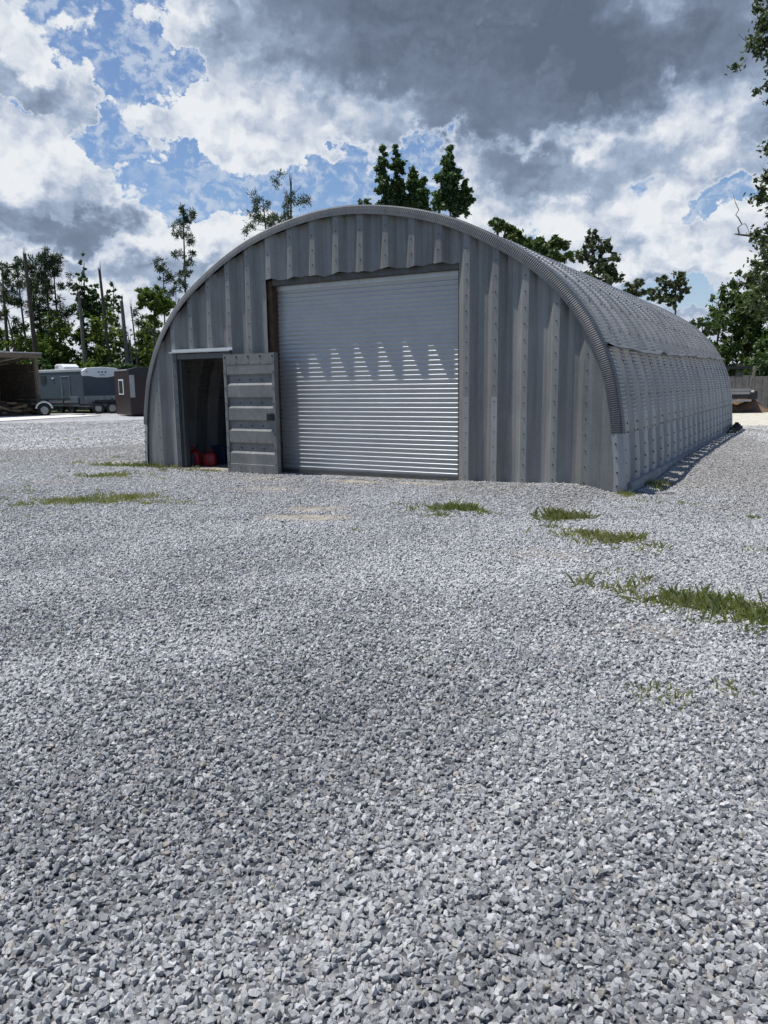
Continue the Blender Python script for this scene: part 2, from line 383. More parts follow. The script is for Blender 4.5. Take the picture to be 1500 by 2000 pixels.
for r0, r1, dens, s0, s1 in ((1.1, 4.2, 6600, .0078, .0195), (4.2, 8, 4300, .0085, .0185), (8, 13, 1900, .0105, .0195), (13, 20, 620, .013, .022), (20, 36, 110, .016, .027)):
    for half, inner, dn_, up_ in ((.66 if r1 < 14 else .56, 0, 1, 1), ((1.6, .66, .5, 1.25) if r1 < 5 else (1.1, .66, .45, 1.25) if r1 < 14 else (.8, .56, .7, 1))):
        x, y = ring(r0 if inner == 0 else (.25 if r1 < 5 else r0), r1, dens*dn_, half, inner)
        u = rng.uniform(0, 1, len(x)); s = (s0+(s1-s0)*u**2.0)*up_
        X.append(x); Y.append(y); SC.append(s)
X = np.concatenate(X); Y = np.concatenate(Y); SC = np.concatenate(SC)
Zs = gz(X, Y)+SC*rng.uniform(-.15, .75, len(X))
me = bpy.data.meshes.new('gravel'); me.vertices.add(len(X)); me.vertices.foreach_set('co', np.stack([X, Y, Zs], -1).astype(np.float32).ravel())
a = me.attributes.new('scl', 'FLOAT', 'POINT'); a.data.foreach_set('value', SC.astype(np.float32))
a = me.attributes.new('rot', 'FLOAT_VECTOR', 'POINT'); R = np.stack([rng.normal(0, .8, len(X)), rng.normal(0, .8, len(X)), rng.uniform(0, 6.28, len(X))], -1); a.data.foreach_set('vector', R.astype(np.float32).ravel())
a = me.attributes.new('idx', 'INT', 'POINT'); a.data.foreach_set('value', rng.integers(0, NV, len(X)).astype(np.int32))
gravel = bpy.data.objects.new('gravel', me); COL.objects.link(gravel); tag(gravel, 'grey crushed stone gravel spread over the whole yard', 'gravel', kind='stuff')
ng = bpy.data.node_groups.new('scatter_stones', 'GeometryNodeTree')
ng.interface.new_socket('Geometry', in_out='INPUT', socket_type='NodeSocketGeometry'); ng.interface.new_socket('Geometry', in_out='OUTPUT', socket_type='NodeSocketGeometry')
gi = ng.nodes.new('NodeGroupInput'); go = ng.nodes.new('NodeGroupOutput'); ip = ng.nodes.new('GeometryNodeInstanceOnPoints')
ci = ng.nodes.new('GeometryNodeCollectionInfo'); ci.inputs['Collection'].default_value = stones; ci.inputs['Separate Children'].default_value = True; ci.inputs['Reset Children'].default_value = True
def na(nm, ty):
    nd = ng.nodes.new('GeometryNodeInputNamedAttribute'); nd.data_type = ty; nd.inputs['Name'].default_value = nm; return nd.outputs['Attribute']
e2r = ng.nodes.new('FunctionNodeEulerToRotation')
ln_ = ng.links.new
ln_(gi.outputs[0], ip.inputs['Points']); ln_(ci.outputs[0], ip.inputs['Instance']); ip.inputs['Pick Instance'].default_value = True
ln_(na('idx', 'INT'), ip.inputs['Instance Index']); ln_(na('rot', 'FLOAT_VECTOR'), e2r.inputs[0]); ln_(e2r.outputs[0], ip.inputs['Rotation']); ln_(na('scl', 'FLOAT'), ip.inputs['Scale'])
ln_(ip.outputs[0], go.inputs[0])
gravel.modifiers.new('scatter', 'NODES').node_group = ng

# ------------------------------------------------------------------ grass and weeds
def blades(cx, cy, n, rx, ry, ang, h0, h1, mat_, name, label=None, cat=None, group=None, kind=None, lean=.85, w=.0028, list_=None):
    C = list_ or [(cx, cy, n, rx, ry, ang, h0, h1)]
    V = []
    for cx, cy, n, rx, ry, ang, h0, h1 in C:
        n = int(n*.9); nt = max(3, n//13); a = rng.normal(0, .62, (nt, 2))*rng.uniform(.4, 1.5, (nt, 1)); ca, sa = math.cos(ang), math.sin(ang)
        tx = cx+a[:, 0]*rx*ca-a[:, 1]*ry*sa; ty = cy+a[:, 0]*rx*sa+a[:, 1]*ry*ca
        th = rng.uniform(.5, 1.1, nt); k = rng.integers(0, nt, n)
        x = tx[k]+rng.normal(0, .03, n); y = ty[k]+rng.normal(0, .03, n); h = rng.uniform(h0, h1, n)*th[k]
        az = rng.uniform(0, 2*PI, n); tl = np.abs(rng.normal(0, lean, n)); z = gz(x, y)-.004
        d = np.stack([np.cos(az)*np.sin(tl), np.sin(az)*np.sin(tl), np.cos(tl)], -1); s = np.stack([-np.sin(az), np.cos(az), np.zeros(n)], -1)
        b = np.stack([x, y, z], -1); ww = (w*rng.uniform(.7, 1.5, n))[:, None]; hh = h[:, None]
        mid = b+d*hh*.55; tip = b+d*hh*.95+np.array([0, 0, -1])*hh*.25*np.sin(tl)[:, None]+np.stack([np.cos(az), np.sin(az), 0*az], -1)*hh*.2
        V.append(np.stack([b-s*ww, b+s*ww, mid+s*ww*.8, tip, mid-s*ww*.8], 1).reshape(-1, 3))
    V = np.concatenate(V); nb = len(V)//5
    F = np.arange(nb*5).reshape(nb, 5)
    o = npmesh(name, V, F, mat_); return tag(o, label, cat, group, kind)
GP = 'grass patches growing through the gravel'
def gp(px, py, n, rx, ry, ang, h0, h1, label, mt='grass'):
    c = gnd(px, py); return blades(c[0], c[1], n, rx, ry, ang, h0, h1, M[mt], 'grass_patch', label, 'grass patch', GP)
gp(892, 998, 800, .26, .16, .5, .05, .13, 'low green grass patch before the grey wall right of the shutter')
gp(1100, 1016, 900, .17, .15, .5, .06, .17, 'rounded bright green tuft of grass alone near the hut corner')
gp(1172, 1058, 1100, .44, .20, -.3, .05, .13, 'ragged green grass strip just behind the bare gravel, nearer than the rounded tuft')
gp(1395, 1200, 1700, .50, .20, -.35, .05, .15, 'largest nearest grass patch at the edge of the yard by itself')
gp(252, 972, 1500, .34, .22, .4, .03, .09, 'bright round low grass patch out in front of the open doorway')
gp(150, 978, 2400, .75, .26, .4, .03, .09, 'long flat olive grass patch beside a rounder one, left of the hut')
gp(206, 931, 1000, .45, .2, .4, .04, .1, 'small grass patch just off the left foot of the hut')
gp(285, 916, 1300, 1.1, .14, .0, .05, .15, 'thick grass fringe along the foot of the wall left of the doorway')
gp(400, 926, 350, .35, .07, 0, .03, .08, 'thin weed fringe at the threshold of the open doorway')
gp(948, 1006, 200, .12, .06, .3, .03, .08, 'tiny green tuft beside a larger low grass patch')
gp(1228, 972, 300, .12, .1, 0, .04, .10, 'dark weed tuft at the right front corner post of the hut', 'grass')
gp(1282, 950, 500, .10, .35, 0, .04, .12, 'dark weeds in the shaded strip beside the concrete curb')
small = []
for px, py, n, r in ((30, 957, 250, .5), (40, 985, 160, .4), (350, 979, 150, .3), (42, 900, 120, .5), (118, 860, 120, .5), (230, 895, 70, .2), (1300, 1372, 160, .18), (1420, 1360, 60, .12), (1250, 1140, 90, .2), (1225, 1165, 60, .06), (1190, 1120, 60, .2), (1465, 1020, 90, .15), (1490, 1085, 90, .15), (1330, 990, 120, .3), (1280, 985, 80, .2),
                     (855, 1010, 200, .12), (1240, 1000, 60, .2), (780, 985, 40, .1), (1355, 900, 60, .1), (700, 1040, 20, .2), (70, 1010, 60, .4), (480, 985, 50, .3), (150, 905, 90, .4), (760, 945, 60, .4), (860, 942, 120, .25)):
    c = gnd(px, py); small.append((c[0], c[1], n, r, r*.6, .4, .025, .075))
blades(0, 0, 0, 0, 0, 0, 0, 0, M['grass'], 'sparse_weeds', 'thin scattered weeds among the gravel stones', 'weeds', kind='stuff', list_=small)

# ------------------------------------------------------------------ the hut
P_ = 0.406
hut = empty('quonset_hut', (-2.0, 0, .05))
tag(hut, 'grey corrugated steel arch hut with roll-up shutter and open side door', 'hut')
HO = Vector((-2.0, 0, .05))
def hb(mb, name, mats, parent=None, **k):       # build in world coordinates, parent to the hut
    o = mb.build(name, mats, None, **k); o.parent = parent or hut
    if parent is None: o.matrix_parent_inverse = Matrix.Translation(-HO)
    return o
def absorb(o, mb, m):       # weld bolts and laps into the mesh of the part that carries them
    me = o.data; k = len(me.materials); me.materials.append(m); bm = bmesh.new(); bm.from_mesh(me); nf = len(bm.faces)
    vs = [bm.verts.new(v) for v in mb.V]
    for f in mb.F:
        fc = bm.faces.new([vs[i] for i in f]); fc.material_index = k
    bm.to_mesh(me); bm.free()
def hn(o, parent=None):
    o.parent = parent or hut; o.matrix_parent_inverse = Matrix.Translation(-HO); return o
ctrl = np.array([(4.115,.05),(4.11,.35),(4.085,.68),(4.035,1.10),(3.90,1.68),(3.60,2.28),(3.10,2.84),(2.41,3.30),(1.65,3.655),(.8,3.87),(0,3.945)])
full = np.concatenate([ctrl, (ctrl*[-1, 1])[-2::-1]])
def catmull(P, per=60):
    Q = np.concatenate([[2*P[0]-P[1]], P, [2*P[-1]-P[-2]]]); out = []
    for i in range(1, len(Q)-2):
        tt = np.linspace(0, 1, per, endpoint=False)[:, None]
        a, b, c, d = Q[i-1], Q[i], Q[i+1], Q[i+2]
        out.append(.5*((2*b)+(-a+c)*tt+(2*a-5*b+4*c-d)*tt**2+(-a+3*b-3*c+d)*tt**3))
    return np.concatenate(out+[P[-1:]])
prof = catmull(full)
for _ in range(60): prof[1:-1] = .25*prof[:-2]+.5*prof[1:-1]+.25*prof[2:]
sl = np.concatenate([[0], np.cumsum(np.linalg.norm(np.diff(prof, axis=0), axis=1))]); ST = sl[-1]
def pr(s):          # point and outward normal of the arch at arclength s
    x = np.interp(s, sl, prof[:, 0]); z = np.interp(s, sl, prof[:, 1]); e = .03
    tx = np.interp(s+e, sl, prof[:, 0])-np.interp(s-e, sl, prof[:, 0]); tz = np.interp(s+e, sl, prof[:, 1])-np.interp(s-e, sl, prof[:, 1])
    l = np.hypot(tx, tz); return x-2.0, z, tz/l, -tx/l
def s_at(z): return float(np.interp(z, prof[:len(prof)//2, 1], sl[:len(prof)//2]))
def arch_top(x): 
    i = len(prof)//2; xs = np.abs(np.asarray(x)+2.0); return np.interp(xs, prof[:i+1, 0][::-1], prof[:i+1, 1][::-1], right=0)

# --- end wall
def wy(x):          # corrugation depth of the end wall
    x = np.asarray(x, float); u = np.mod(x/P_+.5, 1)-.5     # u=0 on a bolted seam
    u = np.mod(u+.105, 1); d = np.interp(u, [0, .21, .43, .78, 1.0], [0, 0, .08, .08, 0])
    flat = sst(x, 1.60, 1.72)+sst(-x, 5.70, 5.80); return d*(1-np.clip(flat, 0, 1))
def wall_columns(x0, x1, extra=()):
    xs = set(extra) | {x0, x1}
    for k in range(-20, 8):
        for f in (-.105, .105, .325, .5, .675): xs.add(round((k+f)*P_, 4))
    xs |= set(np.round(np.arange(x0, x1, .07), 4))
    xs = sorted(x for x in xs if x0 <= x <= x1); o = [xs[0]]
    for x in xs[1:]:
        if x-o[-1] > .004 or x in extra: o.append(x)
    return o
RX0, RX1, RZ = -3.337, -.142, 3.045
DX0, DX1, DZ = -5.20, -4.10, 2.01
INS = .13
def end_wall(y0, ysign, openings, x0=-5.99, x1=1.99):
    mb = MB(); ex = []
    for a, b, z in openings: ex += [a, b]
    xs = wall_columns(x0, x1, tuple(ex))
    for a, b in zip(xs[:-1], xs[1:]):
        m_ = (a+b)/2; zb = -.05
        for o0, o1, oz in openings:
            if o0-1e-6 <= m_ <= o1+1e-6: zb = oz
        za, zb2 = float(arch_top(a))-INS*.8, float(arch_top(b))-INS*.8
        lo = zb if zb > 0 else -.05
        # ragged lower edge where the sheets were cut over the opening
        j = .012*math.sin(a*9)+.008*math.sin(a*31) if zb > 2.5 else 0
        j2 = .012*math.sin(b*9)+.008*math.sin(b*31) if zb > 2.5 else 0
        if za <= lo+.02 or zb2 <= lo+.02: continue
        ya, yb = y0+ysign*float(wy(a+1e-5)), y0+ysign*float(wy(b-1e-5))
        mb.add([(a, ya, lo+j), (b, yb, lo+j2), (b, yb, zb2), (a, ya, za)], [(0, 1, 2, 3)], 0)
    return mb
mb = end_wall(0, 1, [(RX0, RX1, RZ), (DX0, DX1, DZ)])
# bolts on every seam
def bolt(mb, c, nrm, r=.0115, h=.012, m=1):
    c = Vector(c); mb.tube([c, c+Vector(nrm)*h], [r, r*.85], 6, m)
for k in range(-14, 5):
    x = k*P_; top = float(arch_top(x))-.2; z = .22 if k % 2 else .2
    while z < top:
        inside = (RX0-.02 < x < RX1+.02 and z < RZ+.03) or (DX0-.03 < x < DX1+.03 and z < DZ+.03)
        if not inside: bolt(mb, (x+random.uniform(-.006, .006), 0, z), (0, -1, 0), .0085, .009)
        z += .2
for k in (0, 1):     # two short repair strips
    mb.box((k*P_-.042, -.005, .14), (k*P_+.042, -.0022, 1.28), 2)
hb(mb, 'end_wall', [M['wall'], M['bolt'], M['roof']])
hb(end_wall(13.12, -1, [], -5.97, 1.97), 'rear_wall', M['wall'])

# --- curved edge trim, finely crimped
s0 = s_at(.83); n = int((ST-2*s0)/.0068); ss = np.linspace(s0, ST-s0, n); x, z, nx, nz = pr(ss)
cr = .0026*np.sin(2*PI*(ss-s0)/.0272)
rows = []
for y, off, a in ((-.035, -.122, 0), (-.034, -.112, .6), (-.026, -.065, 1), (-.012, -.012, 1), (.004, .004, 1), (.03, .010, 1), (.10, .011, .6), (.16, .009, .2), (.22, .0, 0)):
    o = off+cr*a; yy = y-cr*a*.9 if y < .02 else np.full(n, y); rows.append(np.stack([x+nx*o, np.broadcast_to(yy, n), z+nz*o], -1))
V = np.stack(rows, 0).reshape(-1, 3); nr = len(rows)
F = gridfaces(nr, n)
tm = hn(npmesh('front_trim', V, F, M['trim'], smooth=False))
mb = MB()
for s in np.arange(s0+.1, ST-s0, .21):
    x_, z_, a_, b_ = [float(q) for q in pr(s)]; bolt(mb, (x_-a_*.098, -.02, z_-b_*.098), (a_*.4, -.9, b_*.4), .0115)
absorb(tm, mb, M['bolt'])
# flat end plates below the trim at both corners
for sg in (1, -1):
    mb = MB(); zz = np.linspace(-.05, .828, 8); q = []
    for z_ in zz:
        xo = float(np.interp(z_, ctrl[:, 1], ctrl[:, 0])); q.append(xo)
    for i in range(7):
        for (yA, oA), (yB, oB) in (((-.030, -.118), (-.028, -.055)), ((-.028, -.055), (.03, .004)), ((.03, .004), (.20, .006))):
            mb.add([(-2+sg*(q[i]+oA), yA, zz[i]), (-2+sg*(q[i]+oB), yB, zz[i]), (-2+sg*(q[i+1]+oB), yB, zz[i+1]), (-2+sg*(q[i+1]+oA), yA, zz[i+1])], [(0, 1, 2, 3)], 0)
    for z_ in (.18, .35, .53, .70):
        bolt(mb, (-2+sg*(float(np.interp(z_, ctrl[:, 1], ctrl[:, 0]))-.075), -.029, z_), (0, -1, 0), .0125)
    hb(mb, 'corner_plate', [M['base'], M['bolt']])

# --- arch roof: crests and valleys along Y, wrinkles along the arch
NP = 22; YP = .6075; Y0 = .10
def roof_strip(name, sA, sB, ds, off, wr, mt):
    n = max(4, int((sB-sA)/ds)); ss = np.linspace(sA, sB, n); x, z, nx, nz = pr(ss)
    pitch = .052; ph = np.abs(np.sin(PI*ss/pitch)); w = wr*(ph**1.4-.5)
    zz = z; top = np.minimum(ss, ST-ss)
    amp = sst(top, .85, 1.25)*(1-.92*sst(z, 3.35, 3.72)); w = w*amp
    cols = []
    for k in range(NP):
        y = Y0+k*YP; jz = random.uniform(-.004, .004)
        # crest (with rolled edges), slope, valley
        for dy, d, a in ((.03, -.014, 0), (.043, -.001, .3), (.055, .001, 1), (.285, .001, 1), (.297, -.002, .8), (.31, -.022, .7), (.37, -.175, .6), (.385, -.185, .8), (.545, -.185, .8), (.56, -.175, .5)):
            if k == NP-1 and dy > .31: break
            o = d+off+w*a+jz; cols.append(np.stack([x+nx*o, np.full(n, y+dy), z+nz*o], -1))
    V = np.stack(cols, 0); nc = len(cols)
    if name == 'roof':      # a few dents in the sheets
        pts = V.reshape(-1, 3); 
        for dx, dy, dz, r, dep in ((1.35, 7.0, 2.75, .22, .05), (1.1, 7.9, 2.98, .2, .045), (1.5, 6.2, 2.5, .18, .03), (.9, 9.2, 3.1, .3, .04), (1.0, 10.5, 3.05, .3, .03), (1.25, 4.8, 2.8, .25, .02), (.3, 9.6, 3.45, .4, .03), (1.62, 8.6, 2.35, .22, .03)):
            g = np.exp(-(((pts-[dx, dy, dz])/r)**2).sum(1)); pts -= np.stack([g*dep*.6, 0*g, g*dep*.8], -1)
        V = pts.reshape(V.shape)
    return hn(npmesh(name, V.reshape(-1, 3), gridfaces(nc, n), mt, smooth=False))
sU = s_at(.80)
roof = roof_strip('roof', sU, ST-sU, .0087, .006, .0215, M['roof'])
mb = MB()
for k in range(NP):
    for dy in (.037,):
        for s in list(np.arange(sU+.03, 4.4, .46)):
            x_, z_, a_, b_ = [float(q) for q in pr(s)]; bolt(mb, (x_+a_*.002, Y0+k*YP+dy, z_+b_*.002), (a_, 0, b_), .0105, .012, 0)
    for s in (sU+.03, sU+.14):
        x_, z_, a_, b_ = [float(q) for q in pr(s)]
        bolt(mb, (x_+a_*.004, Y0+k*YP+.19, z_+b_*.004), (a_, 0, b_), .013, .014, 0)
absorb(roof, mb, M['bolt'])
# overlapped sheet joints near the ridge
mb = MB()
for k in range(NP):
    s = ST/2-.95-(.22 if k % 2 else 0); x_, z_, a_, b_ = [float(q) for q in pr(np.array(s))]; x2, z2, a2, b2 = [float(q) for q in pr(np.array(s+.22))]
    y = Y0+k*YP
    mb.add([(x_+a_*.013, y+.05, z_+b_*.013), (x_+a_*.013, y+.29, z_+b_*.013), (x2+a2*.016, y+.29, z2+b2*.016), (x2+a2*.016, y+.05, z2+b2*.016)], [(0, 1, 2, 3)], 0)
absorb(roof, mb, M['base'])
sb = s_at(.19)
side = []
for nm, a, b in (('base_plates', sb, sU+.06), ('base_plates', ST-sU-.06, ST-sb)):
    o = roof_strip(nm, a, b, .05, -.004, 0, M['base']); side.append(o)
mb = MB()
for k in range(NP):
    for dy in (.037,):
        for s in np.arange(sb+.1, sU-.05, .165):
            x_, z_, a_, b_ = [float(q) for q in pr(s)]; bolt(mb, (x_-a_*.006, Y0+k*YP+dy, z_-b_*.006), (a_, 0, b_), .012, .014, 0)
absorb(side[0], mb, M['bolt'])

# --- drip lip bolted along the right haunch
yy = np.linspace(.13, 13.15, 112); zl = np.interp(yy, [.1, 3, 5, 7.4, 13], [1.895, 1.885, 1.925, 1.955, 2.02])
zl = zl+.012*np.sin(yy*2.1)+.008*np.sin(yy*5.3+1); bend = .03*np.exp(-((yy-3.6)/.25)**2)-.035*np.exp(-((yy-4.05)/.2)**2)
V = []
for i, (y_, z_) in enumerate(zip(yy, zl)):
    x_, q, a_, b_ = [float(v_) for v_ in pr(np.array(s_at(z_)))]
    V += [(x_+a_*.018, y_, z_+.03), (x_+a_*.012+.085, y_, z_-.008+bend[i]), (x_+a_*.012+.083, y_, z_-.030+bend[i]), (x_+a_*.016, y_, z_-.01)]
V = np.array(V); F = []
for i in range(len(yy)-1):
    for k in range(3): F.append((i*4+k, i*4+k+1, i*4+5+k, i*4+4+k))
    F.append((i*4+3, i*4, i*4+4, i*4+7))
hn(npmesh('drip_lip', V, np.array(F), M['lip']))

# --- concrete curb and floor
mb = MB()
mb.box((2.02, .24, -.1), (2.165, 13.2, .195)); mb.box((-6.185, .02, -.1), (-6.02, 13.2, .195)); mb.box((-6.0, .32, -.1), (2.0, 13.0, .085))
mb.box((-6.0, .10, -.1), (2.0, .30, .07)); mb.box((-6.01, 13.01, -.1), (2.01, 13.19, .15))
hb(mb, 'foundation', M['concrete'])

# --- roll-up shutter
SY = .238
mb = MB(); zc = np.arange(.155, 3.02, .066); zs = []; ys = []
for z_ in zc:
    for f, d in ((0, .0), (.10, .0008), (.26, .006), (.42, .0125), (.52, .0145), (.68, .0150), (.775, .0142), (.815, .0035), (.90, .0006)):
        zs.append(z_+f*.066); ys.append(SY-d*1.0)
V = []; xa, xb = RX0+.075, RX1-.015
xsn = np.linspace(xa, xb, 24)
zs = np.array(zs); ys = np.array(ys)
V = np.stack([np.broadcast_to(xsn[:, None], (24, len(zs))), ys[None, :]+.004*np.sin(xsn*1.3)[:, None]*np.cos(zs*1.7)[None, :], np.broadcast_to(zs[None, :], (24, len(zs)))], -1).reshape(-1, 3)
shut = hn(npmesh('roller_shutter', V, gridfaces(24, len(zs)), M['shutter'], smooth=True))
mb = MB(); mb.box((xa, SY-.022, .105), (xb, SY+.012, .158)); mb.box((xa, SY-.034, .098), (xb, SY+.0, .106)); hb(mb, 'bottom_rail', M['hood'], shut)
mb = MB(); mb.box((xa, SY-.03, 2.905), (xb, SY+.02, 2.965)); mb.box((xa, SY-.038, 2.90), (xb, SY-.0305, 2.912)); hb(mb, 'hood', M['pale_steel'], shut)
mb = MB()
mb.box((RX0-.01, .09, .02), (RX0+.078, .26, 3.04)); hb(mb, 'shutter_jamb', M['jamb_wood'], bevel=.003); mb = MB(); mb.box((RX1-.016, .088, .02), (RX1+.03, .26, 3.04)); hb(mb, 'shutter_jamb', M['jamb_wood'], bevel=.003)
mb = MB(); mb.box((RX0+.05, .06, -.02), (RX1, .34, .096)); hb(mb, 'shutter_sill', M['concrete'])
mb = MB(); mb.box((RX0+.0785, .10, 2.968), (RX1-.0165, .235, 3.06)); hb(mb, 'shutter_header', M['hood'])

# --- walk doorway: steel frame, threshold
mb = MB()
mb.box((DX0-.095, -.022, .03), (DX0+.0, .10, DZ-.01)); mb.box((DX1+.0, -.022, .03), (DX1+.075, .10, DZ-.01)); mb.box((DX0+.001, -.012, DZ-.10), (DX1-.001, .10, DZ-.012))
mb.box((DX0+.002, .03, .03), (DX0+.05, .14, DZ-.102)); mb.box((DX1-.05, .03, .03), (DX1-.002, .14, DZ-.102))
for z_ in np.arange(.2, 1.95, .24): bolt(mb, (DX0-.045, -.022, z_), (0, -1, 0), .0115)
hb(mb, 'walk_door_frame', [M['trim'], M['bolt']], bevel=.004)
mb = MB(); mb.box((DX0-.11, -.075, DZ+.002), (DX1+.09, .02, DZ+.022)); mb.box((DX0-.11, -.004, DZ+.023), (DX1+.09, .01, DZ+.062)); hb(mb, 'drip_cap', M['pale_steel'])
mb = MB(); mb.box((DX0, -.03, -.02), (DX1, .098, .108)); mb.box((DX0-.02, .099, -.02), (DX1, .32, .112)); hb(mb, 'threshold', M['beige_wood'], bevel=.004)

# --- walk door leaf folded back against the wall (inner face out)
dl = empty('walk_door', (DX1+.0, -.035, 0)); dl.parent = hut; dl.matrix_parent_inverse = Matrix.Translation(-HO)
dl.rotation_euler = (0, 0, -.035)
W = 1.03; ZB, ZT = .055, 1.955
def lb(mb, name, mats, parent=None, **k):
    o = mb.build(name, mats, parent or dl, **k); return o
mb = MB(); face = -.085
zprof = [(ZT, face), (ZT-.165, face)]
zp = ZT-.165
pts = [(ZT, face-.004), (ZT-.158, face-.004), (ZT-.16, face)]
z_ = ZT-.163
pts += [(z_, face)]
for i in range(4):
    pts += [(z_-.145, face), (z_-.175, face+.032), (z_-.272, face+.032), (z_-.318, face)]; z_ -= .355
    pts += [(z_+.0, face)]
pts += [(z_-.13, face), (z_-.135, face-.004), (ZB, face-.004)]
x0, x1 = .055, W-.055
for (za, ya), (zb, yb) in zip(pts[:-1], pts[1:]):
    if za-zb < 1e-6: continue
    mb.add([(x0, ya, za), (x1, ya, za), (x1, yb, zb), (x0, yb, zb)], [(0, 1, 2, 3)], 0)
mb.add([(x0, -.004, ZB), (x1, -.004, ZB), (x1, -.004, ZT), (x0, -.004, ZT)], [(0, 1, 2, 3)], 0)
z_ = ZT-.163
for i in range(4):
    for f in (.28, .5, .72): bolt(mb, (W*f, face+.032, z_-.235), (0, -1, 0), .012)
    z_ -= .355
for zz_, n_ in ((ZT-.045, 5), (ZT-.14, 5), (ZB+.05, 5), (ZB+.125, 5)):
    for i in range(n_): bolt(mb, (.035+(W-.07)*i/4, face-.005, zz_), (0, -1, 0), .019 if zz_ in (ZT-.045, ZB+.05) else .0095, .006)
lb(mb, 'panel', [M['leaf_steel'], M['bolt']])
mb = MB()
mb.box((0, -.092, ZB), (.054, -.002, ZT-.001)); mb.box((W-.054, -.092, ZB), (W, -.002, ZT-.001))
for z_ in np.arange(ZB+.2, ZT-.1, .235):
    for x_ in (.027, W-.027): bolt(mb, (x_, -.092, z_), (0, -1, 0), .01)
lb(mb, 'stile', [M['leaf_steel'], M['bolt']], bevel=.003)
mb = MB(); mb.box((W-.165, -.115, .935), (W-.03, -.0935, 1.045)); mb.box((W-.145, -.13, .955), (W-.05, -.1155, .985)); mb.tube([(W-.13, -.125, 1.0), (W-.13, -.145, 1.03), (W-.07, -.145, 1.03), (W-.07, -.125, 1.0)], .008, 6); mb.box((W-.11, -.128, .99), (W-.085, -.1155, 1.03))
lb(mb, 'latch', M['black_frame'], bevel=.003)
for z_ in (.35, 1.0, 1.65): mb = MB(); mb.cyl((-.012, -.06, z_), (0, 0, 1), .014, .12, 8); lb(mb, 'hinge', M['leaf_steel'])

# --- things just inside the doorway
def gas_can(x, y, rz, s, label, mt, nm='fuel_can', cat='fuel can'):
    e = empty(nm, (x, y, .112 if y < .33 else .086), rz); tag(e, label, cat)
    bm = bmesh.new(); w, d, h = .15*s, .11*s, .29*s
    lv = [(0, .92), (.03*s, 1), (h*.7, 1), (h*.9, .8), (h, .45)]; rings = []
    for z, f in lv:
        r = []
        for i in range(20):
            a = 2*PI*i/20; c, s_ = math.cos(a), math.sin(a); r.append(bm.verts.new((w*f*math.copysign(abs(c)**.5, c), d*f*math.copysign(abs(s_)**.5, s_), z)))
        rings.append(r)
    for A, B in zip(rings[:-1], rings[1:]):
        for i in range(20): bm.faces.new((A[i], A[(i+1)%20], B[(i+1)%20], B[i]))
    bm.faces.new(rings[0][::-1]); bm.faces.new(rings[-1])
    me = bpy.data.meshes.new('can_body'); bm.to_mesh(me); bm.free(); me.materials.append(mt)
    for f in me.polygons: f.use_smooth = True
    b = bpy.data.objects.new('can_body', me); COL.objects.link(b); b.parent = e
    mb = MB(); mb.tube([(-w*.75, 0, h*.8), (-w*.6, 0, h*1.22), (w*.2, 0, h*1.25), (w*.45, 0, h*.95)], .016*s, 8); mb.build('can_handle', mt, e, smooth=True)
    mb = MB(); mb.tube([(w*.35, 0, h*.9), (w*.5, 0, h*1.1), (w*.95, 0, h*1.3)], [.03*s, .02*s, .014*s], 10); mb.build('spout', M['rubber'], e, smooth=True)
    return e
def on_y(px, y):
    v = ray(px, 900); return (CAM+v*((y-CAM[1])/v[1]))[0]
gas_can(on_y(411, .62), .62, .5, .78, 'red plastic fuel can standing upright in the doorway', M['red'])
e = gas_can(on_y(381, .52), .52, .3, .95, 'red can leaning in the doorway corner behind the frame', M['red']); e.rotation_euler = (.12, -.12, .3)
def tote(x, y, w, d, h, mt, label, nm='storage_bin', cat='bin'):
    e = empty(nm, (x, y, .086)); tag(e, label, cat); mb = MB()
    for z, f in ((0, .86), (h, 1.0)): pass
    v = [(-w*.43, -d*.43, 0), (w*.43, -d*.43, 0), (w*.43, d*.43, 0), (-w*.43, d*.43, 0), (-w/2, -d/2, h), (w/2, -d/2, h), (w/2, d/2, h), (-w/2, d/2, h)]
    mb.add(v, [(3,2,1,0),(4,5,6,7),(0,1,5,4),(1,2,6,5),(2,3,7,6),(3,0,4,7)]); mb.build('bin_body', mt, e, bevel=.01)
    mb = MB(); mb.box((-w*.53, -d*.53, h+.001), (w*.53, d*.53, h+.03)); mb.build('lid', mt, e, bevel=.008); return e
tote(on_y(436, 1.0), 1.0, .30, .26, .30, M['blue'], 'dim blue storage bin behind the upright red can')
tote(on_y(372, .40), .44, .16, .14, .2, M['grey_plastic'], 'small grey plastic tub by the doorway frame')

# --- black blocks at the far right foot of the hut
for i, (x_, y_, w_, h_) in enumerate(((2.28, 11.3, .13, .08), (2.27, 12.0, .15, .12), (2.26, 12.7, .15, .16), (2.24, 13.35, .14, .10))):
    mb = MB(); z_ = float(gz(x_, y_)); a = random.uniform(-.3, .3)
    mb.box((-w_/2, -.18, -.02), (w_/2, .18, h_), 0); mb.box((-w_*.36, -.13, h_+.001), (w_*.3, .10, h_+.05), 0)
    o = mb.build('black_block', M['rubber'], bevel=.03); o.location = (x_, y_, z_); o.rotation_euler = (0, 0, a)
    tag(o, ['lowest black block in the row at the far foot of the hut', 'second black block in the row at the far foot of the hut', 'tallest black block at the rear corner of the hut', 'end black block just past the rear corner of the hut'][i], 'block', 'black blocks at the far foot of the hut')

